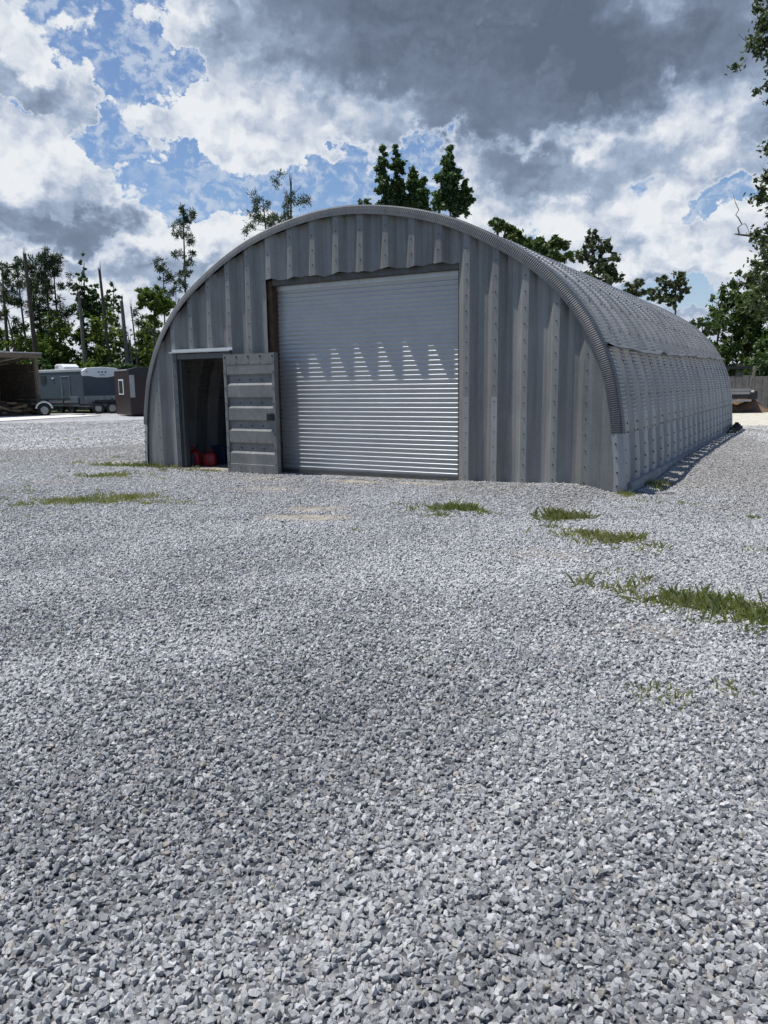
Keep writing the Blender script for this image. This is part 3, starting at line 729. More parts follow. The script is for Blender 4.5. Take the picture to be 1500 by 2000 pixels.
# ------------------------------------------------------------------ open shed on the left, with planks
sp = gnd(78, 812); sA = math.radians(-26)
_c = Vector((CAM[0]-sp[0], CAM[1]-sp[1], 0)).normalized(); _r = Vector((-_c.y, _c.x, 0)); phi = math.radians(33)
ax = -_r*math.cos(phi)+_c*math.sin(phi); bx = -_c*math.cos(phi)-_r*math.sin(phi)     # ax runs along the open front, bx to the back
shed = empty('pole_shed', (sp[0], sp[1], .05)); tag(shed, 'open fronted brown wooden pole shed with a plank heap inside', 'shed')
SL, SD, SH = 8.0, 3.6, 3.12
L3 = lambda a, b, z: ax*a+bx*b+Vector((0, 0, z))
for a, b in ((0, 0), (4, 0), (8, 0), (0, SD), (8, SD)):
    mb = MB(); mb.bar(L3(a, b, -.1), L3(a, b, SH if b == 0 else SH-.35), .17, .17); mb.build('post', M['post_wood'], shed)
def boards(mb, f, n, w):
    for i in range(n): f(mb, i)
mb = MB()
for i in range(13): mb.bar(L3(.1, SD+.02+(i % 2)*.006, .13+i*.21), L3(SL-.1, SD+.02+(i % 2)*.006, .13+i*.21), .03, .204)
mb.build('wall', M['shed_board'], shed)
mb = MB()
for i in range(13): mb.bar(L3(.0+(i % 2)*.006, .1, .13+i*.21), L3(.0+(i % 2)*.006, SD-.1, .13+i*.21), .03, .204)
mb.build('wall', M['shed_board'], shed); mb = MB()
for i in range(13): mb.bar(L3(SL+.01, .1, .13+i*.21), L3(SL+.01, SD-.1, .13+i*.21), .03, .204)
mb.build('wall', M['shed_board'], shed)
mb = MB(); mb.prism([L3(-.2, -.35, SH+.16), L3(SL+.4, -.35, SH+.16), L3(SL+.4, SD+.3, SH-.2), L3(-.2, SD+.3, SH-.2)], (0, 0, .05)); mb.build('roof', M['tin'], shed)
mb = MB(); mb.bar(L3(-.25, -.20, SH+.03), L3(SL+.2, -.20, SH+.03), .05, .23); 
for a in np.arange(0, SL+.1, 1.0): mb.bar(L3(a, -.1, SH+.02), L3(a, SD, SH-.30), .06, .14)
mb.build('rafters', M['post_wood'], shed)
mb = MB(); mb.bar(L3(2.3, SD-.1, 0), L3(2.3, SD-.1, SH-.4), .12, .12); mb.build('stud', M['post_wood'], shed); mb = MB(); mb.bar(L3(5.2, SD-.1, 0), L3(5.2, SD-.1, SH-.4), .12, .12); mb.build('stud', M['post_wood'], shed)
for i in range(24):
    ln = random.uniform(.8, 1.7); c = L3(random.uniform(.35, 2.9), random.uniform(.5, 2.0), 0); hgt = max(0, 1-abs((c-L3(1.3, 1.3, 0)).length)/1.9)
    z = .12+hgt*random.uniform(.1, 1.0)
    mb = MB(); w_ = random.uniform(.16, .34); mb.box((-ln/2, -w_/2, -.06), (ln/2, w_/2, .06)); o = mb.build('plank', M['plank'], bevel=.012)
    o.location = (sp[0]+c.x, sp[1]+c.y, .05+z); o.rotation_euler = (random.uniform(-.25, .25), random.uniform(-.4, .4), random.uniform(0, 3.1))
    tag(o, 'rough brown plank in the dark heap inside the open shed', 'plank', 'planks heaped inside the open shed')
# the heap's core
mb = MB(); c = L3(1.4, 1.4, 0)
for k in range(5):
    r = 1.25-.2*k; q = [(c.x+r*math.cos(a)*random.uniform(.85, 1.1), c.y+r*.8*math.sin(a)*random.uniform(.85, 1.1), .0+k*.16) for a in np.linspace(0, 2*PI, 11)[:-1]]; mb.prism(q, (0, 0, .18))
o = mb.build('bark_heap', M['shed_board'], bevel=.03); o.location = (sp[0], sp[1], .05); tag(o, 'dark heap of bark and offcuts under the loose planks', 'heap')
# pale slab in front of the shed
a0, a1, a2, a3 = gnd(-90, 829), gnd(196, 812.5), gnd(120, 811), gnd(-60, 813.5)
mb = MB(); mb.prism([(q[0], q[1], .02) for q in (a0, a1, a2, a3)], (0, 0, .065)); tag(mb.build('concrete_slab', M['white_slab']), kind='structure')

# ------------------------------------------------------------------ trailers
def wheel(parent, c, ax_, r=.36, w=.2, rimm='rim', nm='wheel'):
    a = Vector(ax_).normalized(); c = Vector(c); mb = MB()
    prof_ = [(-w/2, r*.62), (-w/2, r*.92), (-w*.38, r), (w*.38, r), (w/2, r*.92), (w/2, r*.62)]
    u = a.cross(Vector((0, 0, 1))).normalized(); v_ = a.cross(u); n = 24; V = []; F = []
    for h, rr in prof_:
        for k in range(n): V.append(c+a*h+u*math.cos(2*PI*k/n)*rr+v_*math.sin(2*PI*k/n)*rr)
    for i in range(len(prof_)-1):
        for k in range(n): F.append((i*n+k, i*n+(k+1)%n, (i+1)*n+(k+1)%n, (i+1)*n+k))
    mb.add(V, F); t_ = mb.build(nm, M['rubber'], parent, smooth=False)
    mb = MB(); mb.cyl(c, a, r*.55, w*.6, 20); mb.cyl(c, a, r*.16, w*.9, 12); mb.build('rim', M[rimm], t_)
    return t_
base = gnd(167, 808); d = np.array([base[0]-CAM[0], base[1]-CAM[1]]); d /= np.linalg.norm(d)
cdir = Vector((-d[0], -d[1], 0)); rdir = Vector((-cdir.y, cdir.x, 0)); 
if rdir.dot(Vector((CR[0], CR[1], 0))) < 0: rdir = -rdir
psi = math.radians(31)
nF = cdir*math.cos(psi)+rdir*math.sin(psi); nS = cdir*math.sin(psi)-rdir*math.cos(psi)
TL, TW = 5.9, 2.4
tr = empty('cargo_trailer', (base[0], base[1], .05)); tag(tr, 'slate blue enclosed trailer with white nose cap and roof air conditioner', 'trailer')
def T3(a, b, z): return -nF*a+(-nS)*b+Vector((0, 0, z))          # a metres back from the nose, b metres across
zb, zt = .38, 2.46
mb = MB(); mb.add([T3(0,0,zb),T3(0,TW,zb),T3(TL,TW,zb),T3(TL,0,zb),T3(0,0,zt),T3(0,TW,zt),T3(TL,TW,zt),T3(TL,0,zt)], [(0,1,2,3),(7,6,5,4),(0,4,5,1),(1,5,6,2),(2,6,7,3),(3,7,4,0)])
mb.build('body', M['trailer_blue'], tr, bevel=.05)
mb = MB(); mb.prism([T3(.1, -.03, zt-.08), T3(.1, -.03, zt+.03), T3(.1, .5, zt+.11), T3(.1, TW-.5, zt+.11), T3(.1, TW+.03, zt+.03), T3(.1, TW+.03, zt-.08)], -nF*(TL-.15)); mb.build('roof', M['trailer_trim'], tr)
capz = [(0, zt-.34), (.35, zt-.34), (.85, zt-.42), (1.55, zt-.42), (2.05, zt-.34), (TW, zt-.34), (TW+.03, zt-.04), (TW-.25, zt+.12), (TW/2, zt+.17), (.25, zt+.12), (-.03, zt-.04)]
mb = MB(); mb.prism([T3(-.055, b, z) for b, z in capz], -nF*.20); cap = mb.build('nose_cap', M['trailer_white'], tr, bevel=.03)
mb = MB()
for b in (.98, 1.2, 1.42): mb.add([T3(-.058, b-.06, zt-.16), T3(-.058, b+.06, zt-.16), T3(-.058, b+.06, zt-.08), T3(-.058, b-.06, zt-.08)], [(0,1,2,3)])
mb.add([T3(-.058, 1.0, zt-.30), T3(-.058, 1.4, zt-.30), T3(-.058, 1.4, zt-.285), T3(-.058, 1.0, zt-.285)], [(0,1,2,3)]); mb.add([T3(-.058, 1.0, zt-.25), T3(-.058, 1.4, zt-.25), T3(-.058, 1.4, zt-.24), T3(-.058, 1.0, zt-.24)], [(0,1,2,3)])
mb.add([T3(-.058, 1.08, zt-.275), T3(-.058, 1.32, zt-.275), T3(-.058, 1.32, zt-.26), T3(-.058, 1.08, zt-.26)], [(0,1,2,3)])
mb.build('emblem', M['trailer_blue'], cap)
mb = MB()
mb.prism([T3(-.012, .02, zb+.0), T3(-.012, TW-.02, zb+.0), T3(-.012, TW-.02, zb+.62), T3(-.012, .02, zb+.62)], -nF*.02); mb.build('stone_guard', M['guard'], tr)
for b in (.12, TW-.12):
    mb = MB(); mb.cyl(T3(-.055, b+.12*(1 if b < 1 else -1), zt-.10), nF, .04, .02, 10); mb.build('marker_light', M['black_frame'], tr)
for a in (3.3,):
    pass
mb = MB(); mb.prism([T3(4.0, -.012, zt-.72), T3(4.55, -.012, zt-.72), T3(4.55, -.012, zt-.27), T3(4.0, -.012, zt-.27)], nS*.02); mb.build('window', M['dark_glass'], tr)
dr = MB(); dr.prism([T3(1.4, -.006, zb+.12), T3(2.25, -.006, zb+.12), T3(2.25, -.006, zt-.35), T3(1.4, -.006, zt-.35)], nS*.014); dro = dr.build('door', M['trailer_blue'], tr)
mb = MB(); mb.bar(T3(1.4, -.026, zb+.1), T3(1.4, -.026, zt-.33), .03, .02); mb.bar(T3(2.27, -.026, zb+.1), T3(2.27, -.026, zt-.33), .03, .02); mb.bar(T3(1.4, -.026, zt-.34), T3(2.27, -.026, zt-.34), .03, .03); mb.build('door_trim', M['trailer_trim'], dro)
mb = MB(); mb.bar(T3(2.18, -.05, 1.25), T3(2.18, -.05, 1.42), .04, .05); mb.build('handle', M['rim'], dro)
mb = MB(); mb.bar(T3(3.05, -.03, zt-.42), T3(3.25, -.03, zt-.42), .05, .07); mb.build('porch_light', M['trailer_white'], tr)
mb = MB(); mb.prism([T3(3.1, .7, zt+.10), T3(4.2, .7, zt+.10), T3(4.2, .7, zt+.36), T3(4.0, .7, zt+.42), T3(3.4, .7, zt+.42), T3(3.1, .7, zt+.25)], -nS*1.0); ac = mb.build('air_conditioner', M['trailer_white'], tr, bevel=.05)
mb = MB(); mb.prism([T3(3.75, .69, zt+.17), T3(4.12, .69, zt+.17), T3(4.12, .69, zt+.31), T3(3.75, .69, zt+.33)], nS*.012); mb.build('grille', M['guard'], ac)
for a in (.95, 2.15): wheel(tr, T3(a+.7, .15, .31), nS, .36, .22, 'black_frame')
for a in (.95, 2.15): wheel(tr, T3(a+.7, TW-.15, .31), nS, .36, .22, 'black_frame')
mb = MB(); mb.bar(T3(.1, .3, zb-.06), T3(TL-.1, .3, zb-.06), .1, .12); mb.bar(T3(.1, TW-.3, zb-.06), T3(TL-.1, TW-.3, zb-.06), .1, .12); mb.bar(T3(.1, .3, zb-.06), T3(-1.2, TW/2, zb-.06), .1, .12); mb.bar(T3(.1, TW-.3, zb-.06), T3(-1.2, TW/2, zb-.06), .1, .12); mb.bar(T3(-.9, TW/2, zb-.32), T3(-.9, TW/2, zb+.45), .08)
mb.build('chassis', M['black_frame'], tr)
# small tandem axle flat trailer parked by the nose
q = gnd(197, 808); fl = empty('tandem_trailer', (q[0]+.1, q[1]+.1, .05)); tag(fl, 'low black tandem axle flat trailer under the blue trailer nose', 'trailer')
F3 = lambda a, b, z: rdir*a+cdir*b+Vector((0, 0, z))
mb = MB(); mb.bar(F3(-.5, .1, .62), F3(1.05, .1, .62), .08, .14); mb.bar(F3(-.5, -1.2, .62), F3(1.05, -1.2, .62), .08, .14); mb.bar(F3(-.5, -1.25, .62), F3(-.5, .15, .62), .1, .14); mb.bar(F3(1.05, -1.25, .62), F3(1.05, .15, .62), .1, .14); mb.bar(F3(1.0, -.5, .55), F3(1.9, -.5, .5), .1, .1)
mb.build('frame', M['black_frame'], fl)
mb = MB(); mb.prism([F3(-.45, .3, .66), F3(.8, .3, .66), F3(.75, .3, .78), F3(-.4, .3, .78)], -cdir*.3); mb.build('fender', M['black_frame'], fl)
for a in (-.25, .5): wheel(fl, F3(a, .2, .31), cdir, .33, .2)
mb = MB(); mb.bar(F3(.75, .3, .7), F3(.75, .3, 1.12), .1, .1); mb.build('jack', M['black_frame'], fl)
# utility trailer in front of the blue one
q = gnd(118, 811.5); ut = empty('utility_trailer', (q[0], q[1], .05)); tag(ut, 'low open utility trailer with pale fender, in front of the blue trailer side', 'trailer')
U3 = lambda a, b, z: rdir*a+cdir*b+Vector((0, 0, z))
mb = MB()
for b in (0, -1.3): mb.bar(U3(-1.4, b, .62), U3(1.0, b, .62), .06, .1); mb.bar(U3(-1.4, b, .86), U3(1.0, b, .86), .05, .06)
for a in (-1.4, -.6, .2, 1.0):
    for b in (0, -1.3): mb.bar(U3(a, b, .57), U3(a, b, .88), .05, .05)
mb.bar(U3(-1.4, -1.3, .6), U3(-1.4, 0, .6), .06, .1); mb.bar(U3(1.0, -1.3, .6), U3(1.0, 0, .6), .06, .1); mb.bar(U3(1.0, -.6, .55), U3(2.2, -.6, .5), .08, .1)
mb.build('frame', M['black_frame'], ut)
mb = MB(); mb.prism([U3(-1.38, -1.28, .67), U3(.98, -1.28, .67), U3(.98, -.03, .67), U3(-1.38, -.03, .67)], (0, 0, .03)); mb.build('deck', M['post_wood'], ut)
wheel(ut, U3(-.75, .2, .31), cdir, .34, .2)
mb = MB(); arc = [(-.75+.44*math.cos(a), .36+.42*math.sin(a)) for a in np.linspace(.1, PI-.1, 12)]
for (a, z), (a2, z2) in zip(arc[:-1], arc[1:]): mb.add([U3(a, .34, z), U3(a2, .34, z2), U3(a2, .05, z2), U3(a, .05, z)], [(0, 1, 2, 3)])
for (a, z), (a2, z2) in zip(arc[:-1], arc[1:]): mb.add([U3(a, .345, z), U3(a2, .345, z2), U3(-.75+(a2+.75)*.8, .345, .36+(z2-.36)*.8), U3(-.75+(a+.75)*.8, .345, .36+(z-.36)*.8)], [(0, 1, 2, 3)])
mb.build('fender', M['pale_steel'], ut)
mb = MB(); mb.prism([U3(.55, .05, .66), U3(.95, .05, .66), U3(.95, .05, .98), U3(.55, .05, .98)], -cdir*.5); mb.build('tool_box', M['grey_plastic'], ut, bevel=.02)

# maroon trailer, nearer, half behind the hut
q = gnd(257, 814); d = np.array([q[0]-CAM[0], q[1]-CAM[1]]); d /= np.linalg.norm(d)
cd2 = Vector((-d[0], -d[1], 0)); rd2 = Vector((-cd2.y, cd2.x, 0)); rd2 = rd2 if rd2.dot(Vector((CR[0], CR[1], 0))) > 0 else -rd2
ps = math.radians(16); mF = cd2*math.cos(ps)+rd2*math.sin(ps); mS = cd2*math.sin(ps)-rd2*math.cos(ps)
mt_ = empty('maroon_trailer', (q[0], q[1], .05)); tag(mt_, 'dark maroon enclosed trailer with silver corner strip, half hidden by the hut', 'trailer')
T4 = lambda a, b, z: -mF*a-mS*b+Vector((0, 0, z))
mb = MB(); h0, h1 = .06, 2.30
mb.add([T4(0,0,h0),T4(0,2.2,h0),T4(2.7,2.2,h0),T4(2.7,0,h0),T4(0,0,h1),T4(0,2.2,h1),T4(2.7,2.2,h1),T4(2.7,0,h1)], [(0,1,2,3),(7,6,5,4),(0,4,5,1),(1,5,6,2),(2,6,7,3),(3,7,4,0)]); mb.build('body', M['maroon'], mt_, bevel=.05)
cz = [(-.03, h1-.26), (.5, h1-.26), (.8, h1-.34), (1.5, h1-.34), (1.8, h1-.26), (2.23, h1-.26), (2.23, h1+.02), (1.9, h1+.12), (.3, h1+.12), (-.03, h1+.02)]
mb = MB(); mb.prism([T4(-.05, b, z) for b, z in cz], -mF*.25); mb.build('nose_cap', M['black_frame'], mt_, bevel=.03)
mb = MB(); mb.prism([T4(.25, -.03, h1-.03), T4(.25, -.03, h1+.04), T4(.25, 1.1, h1+.12), T4(.25, 2.23, h1+.04), T4(.25, 2.23, h1-.03)], -mF*2.45); mb.build('roof', M['trailer_trim'], mt_)
mb = MB(); mb.prism([T4(-.014, .0, h1-1.35), T4(-.014, .24, h1-1.35), T4(-.014, .24, h1-.25), T4(-.014, .0, h1-.25)], mF*.02); mb.build('corner_strip', M['rim'], mt_)
mb = MB(); mb.prism([T4(1.0, -.012, h1-1.22), T4(1.85, -.012, h1-1.22), T4(1.85, -.012, h1-.45), T4(1.0, -.012, h1-.45)], mS*.02); wn_ = mb.build('window', M['trailer_white'], mt_)
mb = MB(); mb.prism([T4(1.10, -.034, h1-1.15), T4(1.75, -.034, h1-1.15), T4(1.75, -.034, h1-.52), T4(1.10, -.034, h1-.52)], mS*.012); mb.build('pane', M['dark_glass'], wn_)

# ------------------------------------------------------------------ right-hand yard: fence, machine, far shed
f0 = gnd(1395, 799, .05); f1 = gnd(1900, 797, .05); fd = Vector((f1[0]-f0[0], f1[1]-f0[1], 0)); fl_ = fd.length; fd.normalize()
fe = empty('board_fence', (f0[0], f0[1], .05), math.atan2(fd.y, fd.x)); tag(fe, 'weathered grey board fence behind the sandy yard', 'fence')
mb = MB(); x_ = 0
while x_ < fl_:
    w_ = random.uniform(.26, .33); h_ = 1.62+random.uniform(-.05, .05); mb.box((x_, random.uniform(-.008, .008), -.05), (x_+w_-.014, random.uniform(.02, .03), h_), 0); x_ += w_
mb.build('boards', M['fence'], fe)
mb = MB(); mb.box((0, .031, .4), (fl_, .08, .5)); mb.box((0, .031, 1.3), (fl_, .08, 1.4)); mb.build('rails', M['post_wood'], fe)
for x_ in np.arange(1, fl_, 2.4):
    mb = MB(); mb.box((x_, .081, -.1), (x_+.1, .18, 1.6)); mb.build('post', M['post_wood'], fe)
# low wooden outbuilding behind the fence
q = at(1473, 750, 49); ob = empty('outbuilding', (q[0], q[1], .05), math.atan2(fd.y, fd.x)); tag(ob, 'small beige board shed roof showing above the grey fence', 'shed')
mb = MB(); mb.box((-.8, 0, 0), (1.15, 2.2, 2.15)); mb.build('wall', M['beige_wood'], ob)
mb = MB(); mb.box((-.95, -.25, 2.16), (1.3, 2.4, 2.36)); mb.build('roof', M['beige_wood'], ob, bevel=.01)
mb = MB(); mb.box((.68, -.02, .2), (1.0, -.003, 2.08)); mb.build('door', M['dark_glass'], ob)
# steel trailer parked by the fence
q = gnd(1449, 806); mc = empty('flatbed_trailer', (q[0], q[1], .05), math.atan2(fd.y, fd.x)); tag(mc, 'dark flatbed trailer with leaning grey pole beside the board fence', 'trailer')
k = math.hypot(q[0]-CAM[0], q[1]-CAM[1])/1500; 
mb = MB(); mb.box((-2.2, -.4, .62), (14*k, .9, .80)); mb.box((8*k, -.45, .60), (20*k, .9, .95)); mb.build('chassis', M['black_frame'], mc, bevel=.01)
mb = MB(); mb.box((-2.2, -.42, .50), (11*k, -.36, .58)); mb.box((-2.2, -.42, .82), (9*k, -.38, .93)); mb.box((-2.2, -.40, .96), (9*k, -.36, 1.06)); mb.build('rail', M['rim'], mc)
mb = MB(); mb.bar((8.5*k, -.3, .95), (15*k, -.3, 2.02), .09, .09); mb.build('pole', M['grey_bark'], mc)
mb = MB(); mb.box((-2.3, .3, 1.92), (15*k, .38, 2.04)); mb.box((-2.2, .3, .8), (-2.1, .38, 1.92)); mb.build('headboard', M['black_frame'], mc)
mb = MB(); mb.box((9*k, -.47, .9), (14*k, -.455, 1.0)); mb.build('lamp', M['trailer_white'], mc)
wheel(mc, (-1.7, .2, .3), (0, 1, 0), .3, .22, 'black_frame')
q2 = gnd(1443, 806); uu = np.linspace(-1, 1, 26); UX, UY = np.meshgrid(uu, uu); rr = np.hypot(UX, UY)
zz = .62*np.clip(1-rr**2, 0, 1)*(1+.25*np.sin(UX*7+UY*3)+.2*np.sin(UY*9-UX*4)+rng.normal(0, .05, UX.shape))-.06
M['red_soil'] = mk_plain('brown_soil', (.15,.095,.06), .95, 0, .4, 4, .8)
tag(npmesh('soil_heap', np.stack([q2[0]+UX*1.5, q2[1]+1.0+UY*1.0, zz], -1).reshape(-1, 3), gridfaces(26, 26), M['red_soil'], smooth=True), 'low heap of brown soil under the flatbed trailer', 'heap')

# ------------------------------------------------------------------ trees
def leafcloud(cl, lsize, per, flat=.75, aspect=.55, up=.35):
    """cl: (n,4) clump centres and radii -> leaf quads spread through each clump's volume"""
    cl = np.asarray(cl, float); n = (per*np.clip(cl[:, 3]/cl[:, 3].mean(), .4, 2.2)**1.6).astype(int)+3
    k = np.repeat(np.arange(len(cl)), n); N = len(k)
    d = rng.normal(0, 1, (N, 3)); d /= np.linalg.norm(d, axis=1)[:, None]
    r = cl[k, 3]*np.abs(rng.normal(.25, .52, N))
    c = cl[k, :3]+d*r[:, None]*[1, 1, flat]
    nr = d*.6+rng.normal(0, .7, (N, 3)); nr[:, 2] += up; nr /= np.linalg.norm(nr, axis=1)[:, None]
    a = np.cross(nr, rng.normal(0, 1, (N, 3))); a /= np.linalg.norm(a, axis=1)[:, None]; b = np.cross(nr, a)
    s = (lsize*rng.uniform(.55, 1.25, N))[:, None]
    V = np.stack([c-a*s, c+b*s*aspect-a*s*.1, c+a*s, c-b*s*aspect-a*s*.1], 1).reshape(-1, 3)
    return V, np.arange(N*4).reshape(N, 4)
def needles(tf, blade, per):
    """tufts (n,4): needle bundles radiating from each tuft"""
    tf = np.asarray(tf, float); k = np.repeat(np.arange(len(tf)), per); N = len(k)
    d = rng.normal(0, 1, (N, 3)); d[:, 2] += .25; d /= np.linalg.norm(d, axis=1)[:, None]
    R = tf[k, 3][:, None]; c = tf[k, :3]+rng.normal(0, .22, (N, 3))*R
    s = np.cross(d, rng.normal(0, 1, (N, 3))); s /= np.linalg.norm(s, axis=1)[:, None]; s *= blade
    L = R*rng.uniform(.5, 1.0, (N, 1)); V = np.stack([c+d*L*.1-s*.6, c+d*L*.6-s, c+d*L, c+d*L*.6+s], 1).reshape(-1, 3)
    return V, np.arange(N*4).reshape(N, 4)
def trunk_line(b, tp, wob, n=7):
    b, tp = np.array(b, float), np.array(tp, float); u = np.linspace(0, 1, n)[:, None]; L = np.linalg.norm(tp-b)
    w = np.cumsum(rng.normal(0, 1, (n, 3)), 0)*wob*L/n; w -= u*w[-1]; w[0] = 0; w[:, 2] *= .2
    return b+(tp-b)*u+w
def along(P, f):
    i = min(int(f*(len(P)-1)), len(P)-2); q = f*(len(P)-1)-i; return P[i]*(1-q)+P[i+1]*q
def finish(root, tr_mb, bark, V, F, leafm):
    if tr_mb is not None: tr_mb.build('trunk', bark, root, smooth=True)
    if V is not None: npmesh('crown', V, F, leafm, root)
def tree_root(name, b, label, cat, group):
    e = empty(name, tuple(b)); return tag(e, label, cat, group)
GL = 'trees and snags beyond the trailers'; GB = 'trees behind the hut'; GS = 'shrubs behind the trailers'; GR = 'trees behind the fence'
def pine(px, py, bx_, d, label, r0=.14, cw=1.0, start=.45, ntuft=60, group=GL, tuft=.42, skip=0, sideb=0, lowpy=700, name='pine_tree'):
    """px,py: sighted top; bx_: sighted trunk column low down; d: distance"""
    tp = at(px, py, d); lo = at(bx_, lowpy, d); k = (tp[2]-.05)/(tp[2]-lo[2]); b = tp+(lo-tp)*k; b[2] = .05
    root = tree_root(name, b, label, 'tree', group); tpL = tp-b; P = trunk_line((0, 0, 0), tpL, .02); H = tpL[2]
    mb = MB(); mb.tube(P, np.linspace(r0, r0*.22, len(P)), 7); T = []
    nb = int(8+ntuft*.12)
    for i in range(nb):
        f = start+(1-start)*(i+random.random())/nb; p0 = along(P, f); a = random.uniform(0, 2*PI)
        ln = cw*(1.2-f)*random.uniform(.55, 1.3)*2.3; ln = max(ln, .35)
        if sideb: a = random.gauss(sideb, 1.0)
        e = p0+np.array([math.cos(a)*ln, math.sin(a)*ln, ln*random.uniform(.05, .7)]); mid = (p0+e)/2+np.array([0, 0, -.08*ln])
        rb = max(.012, r0*.26*(1.1-f)); mb.tube([p0, mid, e], [rb, rb*.7, rb*.3], 5)
        if random.random() < skip: continue
        for j in range(max(3, int(.95*ntuft/nb))):
            u = random.uniform(.72, 1.06); q = p0+(e-p0)*u+rng.normal(0, .17, 3); T.append((*q, tuft*random.uniform(.6, 1.1)))
    for j in range(max(3, ntuft//9)): q = along(P, random.uniform(.9, 1.0)); T.append((*(q+rng.normal(0, .16, 3)), tuft*random.uniform(.6, .9)))
    V, F = needles(T, .021*d/45, 58); finish(root, mb, M['bark'], V, F, M['pine']); return root
def snag(px, py, bx_, d, label, r0=.2, py1=None, twigs=0, bark='bark', lowpy=740, group=GL):
    tp = at(px, py, d); lo = at(bx_, lowpy, d); k = (tp[2]-.05)/(tp[2]-lo[2]); b = tp+(lo-tp)*k; b[2] = .05
    o = tree_root('dead_tree', b, label, 'dead tree', group); P = trunk_line((0, 0, 0), tp-b, .012, 9); mb = MB()
    mb.tube(P, np.linspace(r0, r0*.55, 9), 9)
    for i in range(5):
        a = 2*PI*i/5+random.random(); q = P[-1]+np.array([math.cos(a), math.sin(a), 0])*r0*.3; mb.tube([q-np.array([0, 0, .3]), q+np.array([math.cos(a)*.05, math.sin(a)*.05, random.uniform(.05, .55)])], [r0*.28, .01], 4)
    mb.build('trunk', M[bark], o, smooth=False)
    if twigs:
        for i in range(twigs):
            f = random.uniform(.45, .98); p0 = along(P, f); a = random.uniform(0, 2*PI); l = random.uniform(.4, 1.6)*(1.2 if twigs > 5 else .7)
            e = p0+np.array([math.cos(a)*l, math.sin(a)*l, l*random.uniform(.2, 1.1)]); m_ = MB(); mm = (p0+e)/2+rng.normal(0, .08, 3)
            m_.tube([p0, mm, e], [r0*.22, r0*.14, .008], 5); m_.tube([mm, mm+(e-p0)*.4+rng.normal(0, .15, 3)], [r0*.1, .006], 4); m_.build('branch', M[bark], o)
    return o
def broad(bpx, d, blobs, label, mt='oak', lsize=.12, per=70, nclump=26, r0=.16, group=GB, name='leafy_tree', cat='tree', bark='bark', flat=.8, crad=.3, limbs=.5):
    """blobs: sighted crown masses (px, py, rx_px, ry_px[, depth factor])"""
    k = d/1500.0; c0 = at(bpx, 760, d); b = np.array([c0[0], c0[1], .05]); root = tree_root(name, b, label, cat, group)
    cl = []; mb = MB(); rt = np.array([CR[0], CR[1], 0]); rt /= np.linalg.norm(rt); fw = np.array([-rt[1], rt[0], 0])
    top = max((at(q[0], q[1]-q[3]*.3, d) for q in blobs), key=lambda v: v[2])-b
    P = trunk_line((0, 0, 0), top, .03, 9); mb.tube(P, np.linspace(r0, r0*.15, 9), 8)
    tot = sum(q[2]*q[3] for q in blobs)
    for q in blobs:
        c = at(q[0], q[1], d)-b; rx, rz = q[2]*k, q[3]*k; ry = rx*(q[4] if len(q) > 4 else 1.0); n = max(5, int(1.5*nclump*q[2]*q[3]/tot))
        att = along(P, min(.9, max(.25, (c[2]-rz*.6)/max(.1, top[2]))))
        if np.linalg.norm(c-att) > .4: mb.tube([att, (att+c)/2+rng.normal(0, .1, 3)+[0, 0, .1], c], [r0*.42, r0*.28, r0*.1], 6)
        for i in range(n):
            v = rng.normal(0, 1, 3); v /= np.linalg.norm(v); v *= random.uniform(.25, 1)**.6
            e = c+rt*v[0]*rx+fw*v[1]*ry+np.array([0, 0, v[2]*rz]); r = crad*min(rx, rz)*random.uniform(.5, 1.5)
            cl.append((*e, max(r, .12)))
            if random.random() < limbs: mb.tube([c-np.array([0, 0, rz*.3]), (c+e)/2+rng.normal(0, .06, 3), e], [r0*.2, r0*.12, .01], 4)
    V, F = leafcloud(cl, lsize, per, flat); finish(root, mb, M[bark], V, F, M[mt]); return root

# beyond the trailers
pine(4, 520, 12, 60, 'pine cut by the picture edge with a leaning trunk', .2, .9, .55, 30, lowpy=650)
pine(0, 562, 22, 58, 'thin bare pine trunk leaning right near the picture edge', .11, .4, .6, 8, lowpy=652, tuft=.3)
pine(30, 512, 46, 62, 'flat crowned pine just left of the tallest broken trunk', .13, 1.25, .45, 80, lowpy=640)
snag(48, 496, 64, 58, 'tallest broken brown trunk with a splintered top among the left pines', .19, lowpy=650)
pine(58, 512, 80, 61, 'slender leaning pine close right of the tallest broken trunk', .10, .7, .4, 36, lowpy=640)
pine(86, 496, 98, 60, 'bushy topped pine with the fullest crown of the left pines', .13, 1.05, .55, 80, lowpy=672)
pine(104, 506, 119, 60, 'pine with dropping side tufts, rightmost of the dense pine cluster', .13, 1.1, .45, 62, lowpy=680)
broad(166, 62, [(164, 520, 9, 24), (160, 560, 20, 24), (170, 600, 30, 32), (190, 590, 24, 32), (150, 575, 14, 25), (185, 640, 30, 25)], 'tall pointed dark green tree between two broken trunks', 'dark_leaf', .13, 55, 80, .16, GL, crad=.24)
broad(222, 64, [(222, 560, 8, 10), (222, 590, 18, 22), (228, 620, 12, 18), (210, 625, 16, 20)], 'loose airy young tree behind the pale bare trunk', 'dark_leaf', .11, 30, 34, .1, GL, crad=.22)
snag(194, 526, 206, 57, 'dark forked top broken trunk before the tall pointed tree', .15, lowpy=640)
snag(237, 588, 250, 57, 'straight pale grey bare trunk above the white trailer nose', .20, lowpy=720, bark='grey_bark')
snag(253, 664, 258, 57, 'short bare trunk stub beside the straight pale grey trunk', .14, lowpy=720, bark='grey_bark')
snag(154, 578, 168, 57, 'crooked broken trunk with torn pale wood above the blue trailer', .17, lowpy=735, bark='grey_bark')
snag(256, 600, 263, 55, 'slim dead tree with bare spreading twigs', .07, lowpy=665, twigs=8)
